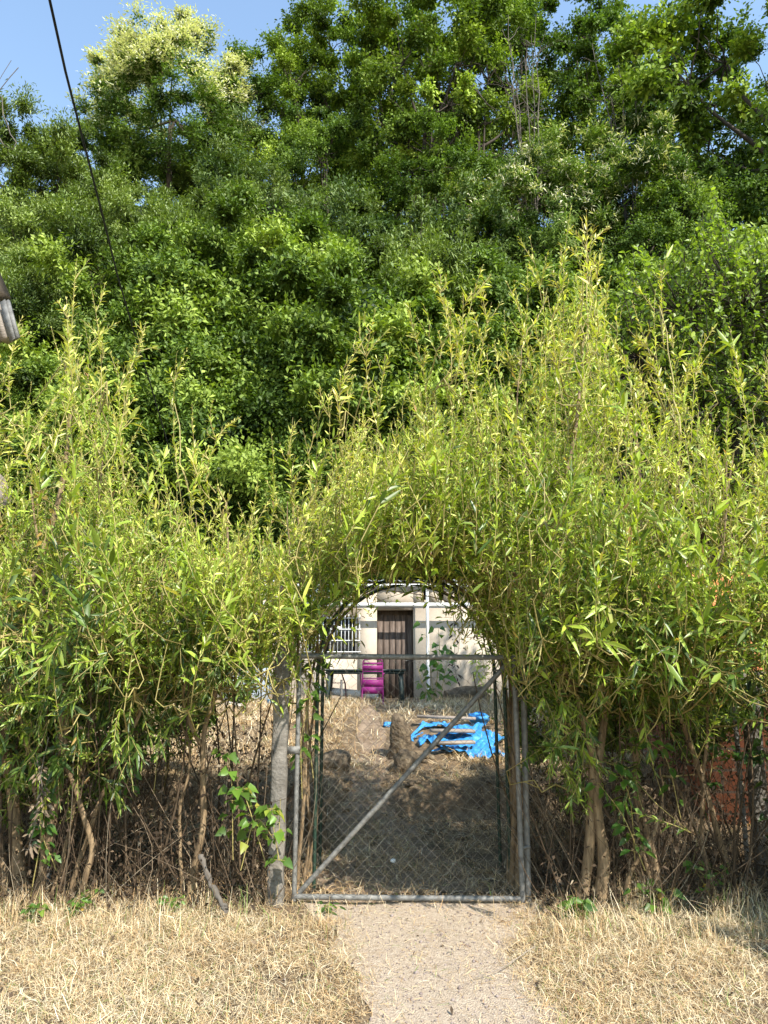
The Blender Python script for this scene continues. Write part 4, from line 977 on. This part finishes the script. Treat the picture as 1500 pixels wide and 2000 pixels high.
# bare trees right of centre
def bare_tree(label, px, pyb, pyt, Y, nst, seed, mat='bark_pale', spread=.8):
    r = np.random.default_rng(seed); x = P(px, pyb, Y)[0]; z0 = GZ(x, Y); zt = P(px, pyt, Y)[2]
    t = empty('bare_tree', (x, Y, z0), label, 'bare tree', 'bare stems in the wood')
    for s in range(nst):
        b = MB(); h = (zt-z0)*r.uniform(.75, 1); a = r.uniform(0, 6.3); sp = r.uniform(.2, spread)
        f = np.linspace(0, 1, 14); pts = np.stack([x+math.cos(a)*sp*f**1.3+.08*np.sin(f*9+s), Y+math.sin(a)*sp*f, z0-.3+h*f], 1)+r.normal(0, .04, (14, 3))
        b.tube(pts, np.linspace(.055, .010, 14), 6, cap=False)
        for q in range(16):
            i = r.integers(4, 13); L = r.uniform(.6, 2.0)*(1-.4*i/14); d = unit(np.array([r.normal(), r.normal()*.7, r.uniform(.4, 1.6)])); g = np.linspace(0, 1, 6)[:, None]
            l = pts[i]+d*L*g+r.normal(0, .05, (6, 3))*g; b.tube(l, np.linspace(.022, .006, 6), 4, cap=False)
            for q2 in range(3):
                j = r.integers(2, 6); d2 = unit(d+r.normal(0, .6, 3)); b.tube(l[j]+d2*g*L*.4, np.linspace(.010, .005, 6), 3, cap=False)
        b.build('stem', M[mat], t)
bare_tree('clump of bare pale stems standing out right of the top centre', 1045, 540, -20, 29.0, 5, 1)
bare_tree('bare grey twigs below the blue gap at the top right', 1240, 450, 40, 31.0, 4, 2, spread=1.3)
bare_tree('thin bare stems behind the light tree at the top centre', 840, 350, 20, 32.0, 3, 3, mat='bark')

# fruit tree behind the right end of the hedge, larger leaves
def fruit_tree():
    r = np.random.default_rng(21); Y = 10.0; base = np.array([P(1400, 1500, Y)[0]+.3, Y, .5])
    t = empty('fruit_tree', tuple(base), 'fruit tree with glossy rounded leaves behind the right end of the hedge', 'fruit tree')
    outl = [(1160, 640), (1200, 520), (1230, 470), (1290, 500), (1330, 470), (1360, 440), (1388, 345), (1410, 440), (1440, 430), (1480, 450), (1540, 430), (1640, 480)]
    ox = np.array([o[0] for o in outl]); oy = np.array([o[1] for o in outl])
    br = MB(); lf = MB(); A = [[] for _ in range(6)]; hubs = [P(a, b, Y+c) for a, b, c in ((1300, 800, 0), (1380, 700, .4), (1450, 760, -.4), (1520, 700, .2), (1250, 700, .2), (1400, 900, 0), (1580, 850, 0), (1340, 620, .3), (1450, 600, .3))]
    st = MB(); fork = P(1410, 1150, Y); st.tube(smooth_path([base-[0, 0, .2], base+[.05, 0, 1.0], fork]), np.linspace(.12, .08, 11), 10)
    for h in hubs: st.tube(smooth_path([fork, fork+(h-fork)*.5+[0, 0, -.1], h]), np.linspace(.05, .018, 11), 7)
    st.build('trunk', M['bark'], t, smooth=True)
    for k in range(1500):
        px = r.uniform(1150, 1660); ty = np.interp(px, ox, oy); py = ty+(1020-ty)*r.uniform(0, 1)**1.1
        tip = P(px, py, r.uniform(8.9, 11.2)); h = hubs[int(np.argmin([np.linalg.norm(tip-q)*r.uniform(.7, 1.2) for q in hubs]))]
        L = r.uniform(.35, .8); d = unit((tip-h)*.6/np.linalg.norm(tip-h)+np.array([r.normal()*.25, r.normal()*.25, .9])); b0 = tip-d*L
        line = np.vstack([h+(b0-h)*q for q in (0, .5)]+[b0+d*L*q+np.array([0, 0, -.02])*math.sin(q*3) for q in np.linspace(0, 1, 5)])
        br.tube(line, np.linspace(.010, .002, len(line)), 4, cap=False)
        n = int(L*36); f = r.uniform(.05, 1, n)[:, None]; pos = b0+d*L*f; dd = d*.5+r.normal(0, .7, (n, 3)); nm = np.array([0, 0, .5])+np.array(sv)*.7+r.normal(0, .45, (n, 3))
        ln = r.uniform(.065, .115, n)
        for l_, v in zip(A, (pos, dd, nm, ln, ln*r.uniform(.45, .6, n), np.stack([np.clip(.45+.2*r.normal()*.6+r.normal(0, .12, n)+.2*f[:, 0]*(py-ty < 120), 0, 1), r.uniform(0, 1, n), r.uniform(0, 1, n)], 1))): l_.append(v)
    A = [np.concatenate(a) for a in A]; add_leaves(lf, *A, droop=.15, shape='oval')
    br.build('branches', M['bark'], t); lf.build('foliage', M['apple'], t)
fruit_tree()

# ------------------------------------------------------------------ small plants near the gate and hut
def leafy_plant(name, label, cat, stems, leafL, leafW, per, mat='vine', shape='heart', seed=1, rs=.004, droop=.5, tb=.4, group=None, tspread=.15, dead=.05):
    r = np.random.default_rng(seed); b0 = np.array(stems[0][0], float)
    t = empty(name, tuple(b0), label, cat, group)
    sm = MB(); A = [[] for _ in range(6)]
    for pts in stems:
        pth = smooth_path(pts, 6) if len(pts) > 2 else np.array(pts, float); sm.tube(pth, np.linspace(rs, rs*.5, len(pth)), 5, cap=False)
        n = per; k = r.integers(len(pth)//6, len(pth), n); pos = pth[k]; a = r.uniform(0, 2*PI, n)
        out = np.stack([np.cos(a), np.sin(a), r.uniform(-.3, .4, n)], 1); st = pos+out*leafL*r.uniform(.2, .7, n)[:, None]
        nm = np.array([0, -.55, .6])+r.normal(0, .35, (n, 3)); d = out+np.array([0, 0, -droop])
        ln = leafL*r.uniform(.6, 1.15, n); tx = tb+r.normal(0, tspread, n); tx = np.where(r.uniform(0, 1, n) < dead, r.uniform(.85, 1, n), np.clip(tx, 0, .8))
        for l_, v in zip(A, (st, d, nm, ln, ln*leafW, np.stack([tx, r.uniform(0, 1, n), a], 1))): l_.append(v)
        for p, q in zip(pos, st): sm.tube([p, q], rs*.35, 3, cap=False)
    A = [np.concatenate(a) for a in A]; lf = MB(); add_leaves(lf, *A, droop=.25, shape=shape)
    sm.build('stem', M['twig'] if mat != 'litter' else M['bark_pale'], t); lf.build('foliage', M[mat], t)
leafy_plant('bindweed', 'bindweed with yellowing heart shaped leaves climbing by the concrete gate post', 'vine',
    [[P(470, 1700, 5.3), P(500, 1600, 5.3), P(540, 1640, 5.28), P(548, 1560, 5.3)], [P(455, 1680, 5.35), P(452, 1520, 5.35), P(440, 1470, 5.35)], [P(520, 1690, 5.3), P(480, 1560, 5.3), P(460, 1540, 5.3)], [P(545, 1680, 5.3), P(528, 1580, 5.3)]],   .078, .85, 22, seed=3, tb=.42, dead=.02)
leafy_plant('vine', 'dark green vine hanging between the gate post and the gate', 'vine',
    [[P(590, 1560, 5.58), P(588, 1450, 5.55), P(600, 1380, 5.55), P(604, 1290, 5.6)], [P(612, 1520, 5.7), P(600, 1400, 5.7), P(618, 1300, 5.7)]], .09, .6, 16, seed=4, tb=.25, dead=.02)
leafy_plant('sapling', 'tall leafy sapling with lobed leaves in front of the hut wall, beside the white post', 'sapling',
    [[P(848, 1372, 13.8), P(840, 1300, 13.8), P(832, 1215, 13.8)], [P(848, 1372, 13.8), P(858, 1280, 13.8), P(856, 1226, 13.8)]], .17, .85, 17, seed=5, tb=.3, rs=.008, mat='vine', droop=.35, dead=0)
leafy_plant('sapling', 'lower leafy sapling right of the tall one in front of the hut wall', 'sapling',
    [[P(858, 1372, 13.5), P(868, 1320, 13.5), P(880, 1262, 13.5)], [P(852, 1372, 13.5), P(828, 1340, 13.5), P(815, 1300, 13.5)]], .15, .8, 15, seed=6, tb=.4, rs=.007, mat='vine', droop=.35, dead=0)
leafy_plant('dried_vine', 'withered dark vine hanging down the hut wall right of the white post', 'vine',
    [[P(884, 1188, 12.5), P(889, 1240, 12.5), P(887, 1290, 12.5), P(893, 1330, 12.5)], [P(889, 1200, 12.5), P(897, 1250, 12.5), P(890, 1300, 12.5)]], .09, .35, 16, mat='litter', shape='lance', seed=7, tb=.1, rs=.006, dead=0)
leafy_plant('shrub', 'sunlit twiggy shrub against the right end of the hut wall', 'shrub',
    [[P(955, 1375, 14.8), P(945, 1300, 14.8), P(940, 1240, 14.8)], [P(955, 1375, 14.8), P(962, 1290, 14.8), P(955, 1230, 14.8)], [P(955, 1375, 14.8), P(935, 1320, 14.8), P(928, 1280, 14.8)]], .10, .3, 60, mat='willow', shape='lance', seed=8, tb=.6, rs=.006, dead=0)
leafy_plant('bramble', 'bramble leaves low in the hedge right of the twin trunked willow', 'bramble',
    [[P(1240, 1680, 5.4), P(1230, 1560, 5.3), P(1200, 1490, 5.25)], [P(1260, 1700, 5.3), P(1220, 1600, 5.25), P(1170, 1530, 5.25)], [P(1330, 1600, 5.4), P(1300, 1480, 5.35), P(1250, 1440, 5.3)]], .085, .55, 22, mat='vine', shape='oval', seed=9, tb=.35)
leafy_plant('ivy', 'dark ivy leaves hanging in front of the grey post at the right edge', 'ivy',
    [[P(1350, 1700, 5.9), P(1390, 1500, 5.9), P(1400, 1380, 5.9), P(1440, 1340, 5.9)], [P(1500, 1700, 6.0), P(1500, 1500, 6.0), P(1480, 1350, 6.0)], [P(1400, 1450, 5.9), P(1450, 1480, 5.9), P(1500, 1470, 5.9)]], .085, .75, 40, mat='vine', seed=10, tb=.1, dead=0)
leafy_plant('bramble', 'dark leaved bramble between the stems at the left of the hedge', 'bramble',
    [[P(60, 1750, 5.3), P(90, 1560, 5.25), P(60, 1480, 5.25)], [P(110, 1700, 5.3), P(80, 1600, 5.25), P(130, 1450, 5.3)], [P(230, 1600, 5.6), P(270, 1420, 5.6), P(230, 1330, 5.6)], [P(300, 1550, 5.7), P(320, 1400, 5.7), P(370, 1330, 5.6)]], .07, .6, 40, mat='vine', shape='oval', seed=12, tb=.15, dead=.04)
leafy_plant('yellowed_vine', 'vine with orange and yellow leaves over the left end of the hedge', 'vine',
    [[P(0, 1200, 5.1), P(20, 1080, 5.05), P(10, 1000, 5.05)], [P(60, 1150, 5.05), P(90, 1040, 5.0), P(80, 960, 5.05)], [P(150, 1120, 5.0), P(150, 1000, 5.0), P(130, 940, 5.05)], [P(40, 1250, 5.05), P(70, 1120, 5.0), P(130, 1060, 5.0)]], .06, .6, 30, mat='vine', shape='oval', seed=14, tb=.75, dead=.45)
leafy_plant('withered_plant', 'pale withered plant hanging among the stems at the left of the hedge', 'dead plant',
    [[P(95, 1440, 5.1), P(80, 1510, 5.1), P(70, 1600, 5.1), P(55, 1660, 5.15)], [P(70, 1470, 5.1), P(85, 1560, 5.1), P(75, 1620, 5.1)]], .05, .35, 45, mat='litter', shape='lance', seed=15, tb=.9, dead=0)
def GP(px, py, Y):
    p = P(px, py, Y); p[2] = float(G(p[0], p[1])); return p
for i, (px, Y, h, sh, L_, lab) in enumerate([(150, 5.15, .16, 'oval', .05, 'small green weed at the foot of the hedge, far left'), (330, 5.25, .12, 'oval', .04, 'small green weed at the foot of the third willow'),
      (1130, 5.2, .14, 'heart', .08, 'heart leaved weed at the foot of the twin trunked willow'), (1280, 5.3, .16, 'heart', .08, 'heart leaved weed below the crossed reddish stems'), (1400, 5.4, .3, 'oval', .06, 'green weed in the shade at the foot of the hedge, far right'), (640, 5.3, .07, 'lance', .05, 'tiny green weed in front of the bottom rail of the gate'), (70, 5.1, .12, 'oval', .05, 'low green weed in the grass at the left edge')]):
    b_ = GP(px, 1780, Y); rr_ = np.random.default_rng(60+i)
    leafy_plant('weed', lab, 'weed', [[b_, b_+np.array([rr_.normal(0, .25)*h, rr_.normal(0, .25)*h, h*.6]), b_+np.array([rr_.normal(0, .5)*h, rr_.normal(0, .5)*h-.03, h])] for q in range(4)], L_, .6 if sh != 'lance' else .25, 9, shape=sh, seed=70+i, tb=.3, rs=.002, droop=.2)
m = MB(); m.tube(smooth_path([P(392, 1668, 5.4), P(404, 1706, 5.33), P(416, 1735, 5.25), P(438, 1772, 5.15), P(441, 1777, 5.13)])+.004*np.random.default_rng(2).normal(0, 1, (21, 3)), .018+.005*np.sin(np.arange(21)*1.3), 8)
tag(m.build('fallen_branch', M['bark_pale'], smooth=True, origin=P(442, 1778, 5.1)), 'grey broken branch leaning at the foot of the hedge left of the gate', 'branch')
m = MB(); m.tube(smooth_path([P(925, 1948, 4.2)*[1, 1, 0]+[0, 0, .02], P(980, 1915, 4.3)*[1, 1, 0]+[0, 0, .03], P(1045, 1868, 4.55)*[1, 1, 0]+[0, 0, .05]]), .0022, 5)
tag(m.build('dry_stalk', M['plank'], origin=P(980, 1915, 4.3)), 'long pale dry stalk lying across the right side of the path', 'stalk')

# ------------------------------------------------------------------ dead stems tangle (understorey), dry grass, litter
def tangle():
    r = np.random.default_rng(31); mb = MB()
    def stick(x, Y, h, lean, rad, tint, curv=.12):
        f = np.linspace(0, 1, 6)[:, None]; a = r.uniform(0, 6.28); p0 = np.array([x, Y, float(G(x, Y))-.02])
        d = np.array([lean, r.normal(0, .12), 1.0])*h
        pts = p0+d*f+np.array([math.cos(a), math.sin(a), 0])*curv*np.sin(f*PI)*h
        pts[:, 2] -= (abs(lean)*.3*h*f*f)[:, 0]
        if in_tunnel(pts[:, :]).any() and abs(x-.2) < .9: return
        mb.tube(pts, np.linspace(rad, rad*.4, 6), 4, tint, cap=False)
    for k in range(3600):
        x = r.uniform(-4.4, 5.2)
        if (x > 2.3 and r.uniform() < .65) or (-1.9 < x < -.8 and r.uniform() < .45): continue
        if -.72 < x < 1.05: 
            if r.uniform() < .9: continue
        Y = r.uniform(5.15, 5.5) if r.uniform() < .14 else r.uniform(5.5, 6.7)
        stick(x, Y, r.uniform(.15, 1.3), r.normal(0, .5), r.uniform(.0008, .0036), [np.clip(r.normal(.5, .28), 0, 1), r.uniform(), 0], abs(r.normal(.12, .1)))
    for k in range(130):   # thicker live rods
        x = r.choice([r.uniform(-3.6, -1.0), r.uniform(1.1, 4.5)]); stick(x, r.uniform(5.4, 6.3), r.uniform(1.1, 1.8), r.normal(0, .22), r.uniform(.006, .011), [.55, r.uniform(), 0], .05)
    # flecks of dead leaf caught in it
    n = 22000; x = np.concatenate([r.uniform(-4.4, -.75, n//2), r.uniform(1.05, 5.2, n//2)]); Y = r.uniform(5.2, 6.6, n); z = r.uniform(0, 1, n)**2.2*1.2
    pos = np.stack([x, Y, z], 1); d = r.normal(0, 1, (n, 3)); add_quads(mb, pos, d, r.normal(0, 1, (n, 3)), r.uniform(.02, .06, n), r.uniform(.008, .025, n), np.stack([np.clip(r.normal(.3, .22, n), 0, 1), r.uniform(0, 1, n), x], 1))
    tag(mb.build('dead_stems', M['litter']), 'tangle of dry brown stems and dead leaves filling the foot of the hedge', 'undergrowth', kind='stuff')
tangle()

def grass(name, label, n, xr, yr, Lr, Wr, pm, seed, maskf, lift=0.0, cat='dry grass', tb=.6, green=.05, clump=0.0, pstd=.3):
    r = np.random.default_rng(seed); x = r.uniform(*xr, n); y = r.uniform(yr[0], yr[1], n)
    if clump > 0:
        cn = n//35; cx = r.uniform(*xr, cn); cy = r.uniform(*yr, cn); k = r.integers(0, cn, n); sel = r.uniform(0, 1, n) < clump
        x = np.where(sel, cx[k]+r.normal(0, .035, n), x); y = np.where(sel, cy[k]+r.normal(0, .035, n), y)
    ok = maskf(x, y, r) & (r.uniform(0, 1, n) < .62+.9*noise3(np.stack([x, y, x*0], -1), 4.5)+.25); x, y = x[ok], y[ok]; n = len(x)
    pos = np.stack([x, y, G(x, y)+r.uniform(0, lift+.004, n)], 1)
    patch = noise3(np.stack([x, y, x*0], -1), 2.2); L = r.uniform(*Lr, n)*(1+.3*patch)
    ti = tb+.2*patch+r.normal(0, .21, n); ti = np.where(r.uniform(0, 1, n) < green*(1+1.5*np.clip(patch, 0, 2)), r.uniform(.95, 1, n), np.clip(ti, 0, .92))
    mb = MB(); add_strips(mb, pos, r.uniform(0, 2*PI, n), np.clip(np.abs(r.normal(pm, pstd, n)), 0, 1.5), L, r.uniform(*Wr, n), r.normal(.3, .5, n), np.stack([ti, r.uniform(0, 1, n), x], 1))
    tag(mb.build(name, M['straw']), label, cat, kind='stuff')
def not_path(x, y, r, keep=.06, edge=.0):
    q = np.abs(x-path_c(y))/path_w(y)+.30*noise3(np.stack([x, y, x*0], -1), 3.0)+.2*noise3(np.stack([x, y, x*0], -1), 9.0)
    return r.uniform(0, 1, len(x)) < keep+(1-keep)*sst(.62, 1.3, q)
grass('dry_grass', 'sun bleached mown grass on both sides of the path in front of the hedge', 190000, (-3.4, 3.4), (3.3, 5.5), (.02, .11), (.0010, .0030), .25, 41, lambda x, y, r: not_path(x, y, r, .07), lift=.014, clump=.45, tb=.63)
grass('tall_dry_grass', 'longer dry grass blades along the foot of the hedge', 5000, (-3.6, 3.8), (4.75, 5.6), (.08, .22), (.002, .0045), 1.0, 42, lambda x, y, r: not_path(x, y, r, .02), clump=.7, tb=.6, green=.08)
grass('straw_litter', 'straw and withered stems scattered over the shaded ground behind the gate', 70000, (-4.5, 4.5), (5.5, 9.2), (.04, .15), (.0016, .0042), .25, 43, lambda x, y, r: not_path(x, y, r, .8), lift=.03, clump=.45, tb=.5, green=.03)
grass('dry_bank_grass', 'dry straw coloured grass tufts on the sunny bank below the hut', 70000, (-5.5, 4.5), (9.0, 15.6), (.07, .20), (.004, .009), .55, 44, lambda x, y, r: not_path(x, y, r, .3) & ((y < 14.2) | (r.uniform(0, 1, len(x)) < .3)) & ~((x > .35) & (x < 1.75) & (y > 9.3) & (y < 11.1) & (r.uniform(0, 1, len(x)) < .9)), lift=.02, clump=.6, tb=.62, green=.02)

def scatter():
    r = np.random.default_rng(77); mb = MB(); n = 1500
    y = r.uniform(3.3, 6.2, n); x = path_c(y)+r.normal(0, .45, n)*path_w(y)*1.4; sz = r.uniform(.0025, .009, n)*np.where(r.uniform(0, 1, n) < .03, 2.2, 1)
    o8 = np.array([[1, 0, 0], [0, 1, 0], [-1, 0, 0], [0, -1, 0], [0, 0, .7], [0, 0, -.7]])
    for i in range(n):
        V = (o8*r.uniform(.6, 1.3, (6, 1)))*sz[i]+np.array([x[i], y[i], float(G(x[i], y[i]))+.008]); mb.add(V, [[0, 1, 4], [1, 2, 4], [2, 3, 4], [3, 0, 4], [1, 0, 5], [2, 1, 5], [3, 2, 5], [0, 3, 5]])
    tag(mb.build('gravel', M['rock']), 'small loose stones scattered on the sandy path', 'gravel', kind='stuff')
    cb = MB(); q = r.uniform(5.75, 9.6, 260); xq = r.uniform(-2.2, 2.6, 260)
    for i in range(260):
        if abs(xq[i]-(.1 if q[i] < 7.4 else -.2)) < .16: continue
        s_ = r.uniform(.012, .05)*(1.3 if q[i] > 7.4 else 1); o26 = unit(r.normal(0, 1, (1, 3)))[0]
        a_ = np.linspace(0, 2*PI, 9)[:-1]; rings = [np.stack([np.cos(a_)*rr, np.sin(a_)*rr, 0*a_+zz], 1) for rr, zz in ((.8, -.3), (1, .1), (.6, .6))]
        V = np.vstack(rings+[[[0, 0, .75]]])*r.uniform(.7, 1.3, (25, 1)); V = V*s_*np.array([1.2, 1, .8])+np.array([xq[i], q[i], float(G(xq[i], q[i]))])
        F = [[k*8+j, k*8+(j+1) % 8, k*8+8+(j+1) % 8, k*8+8+j] for k in range(2) for j in range(8)]; cb.add(V, F); cb.add(V, [[16+j, 16+(j+1) % 8, 24] for j in range(8)])
    tag(cb.build('rubble', M['stone'], smooth=True), 'small stones and clods of earth strewn over the yard inside the gate', 'rubble', kind='stuff')
    lm = MB(); n = 2600; y = r.uniform(3.4, 8.5, n); x = r.uniform(-3.4, 3.6, n); k = (np.abs(x-path_c(y)) > path_w(y)) | (r.uniform(0, 1, n) < .25); x, y = x[k], y[k]; n = len(x)
    add_quads(lm, np.stack([x, y, G(x, y)+r.uniform(.006, .04, n)], 1), np.stack([r.normal(0, 1, n), r.normal(0, 1, n), r.normal(0, .2, n)], 1), np.array([0, 0, 1.])+r.normal(0, .35, (n, 3)), r.uniform(.02, .07, n), r.uniform(.006, .02, n), np.stack([np.clip(r.normal(.45, .25, n), 0, 1), r.uniform(0, 1, n), x], 1))
    tag(lm.build('leaf_litter', M['litter']), 'curled brown fallen leaves scattered over the dry grass', 'leaf litter', kind='stuff')
scatter()
for o in S.objects:
    if o.parent is None and 'label' in o and len(o['label'].replace(',', '').split()) > 16: print('LONG', len(o['label'].split()), o['label'])
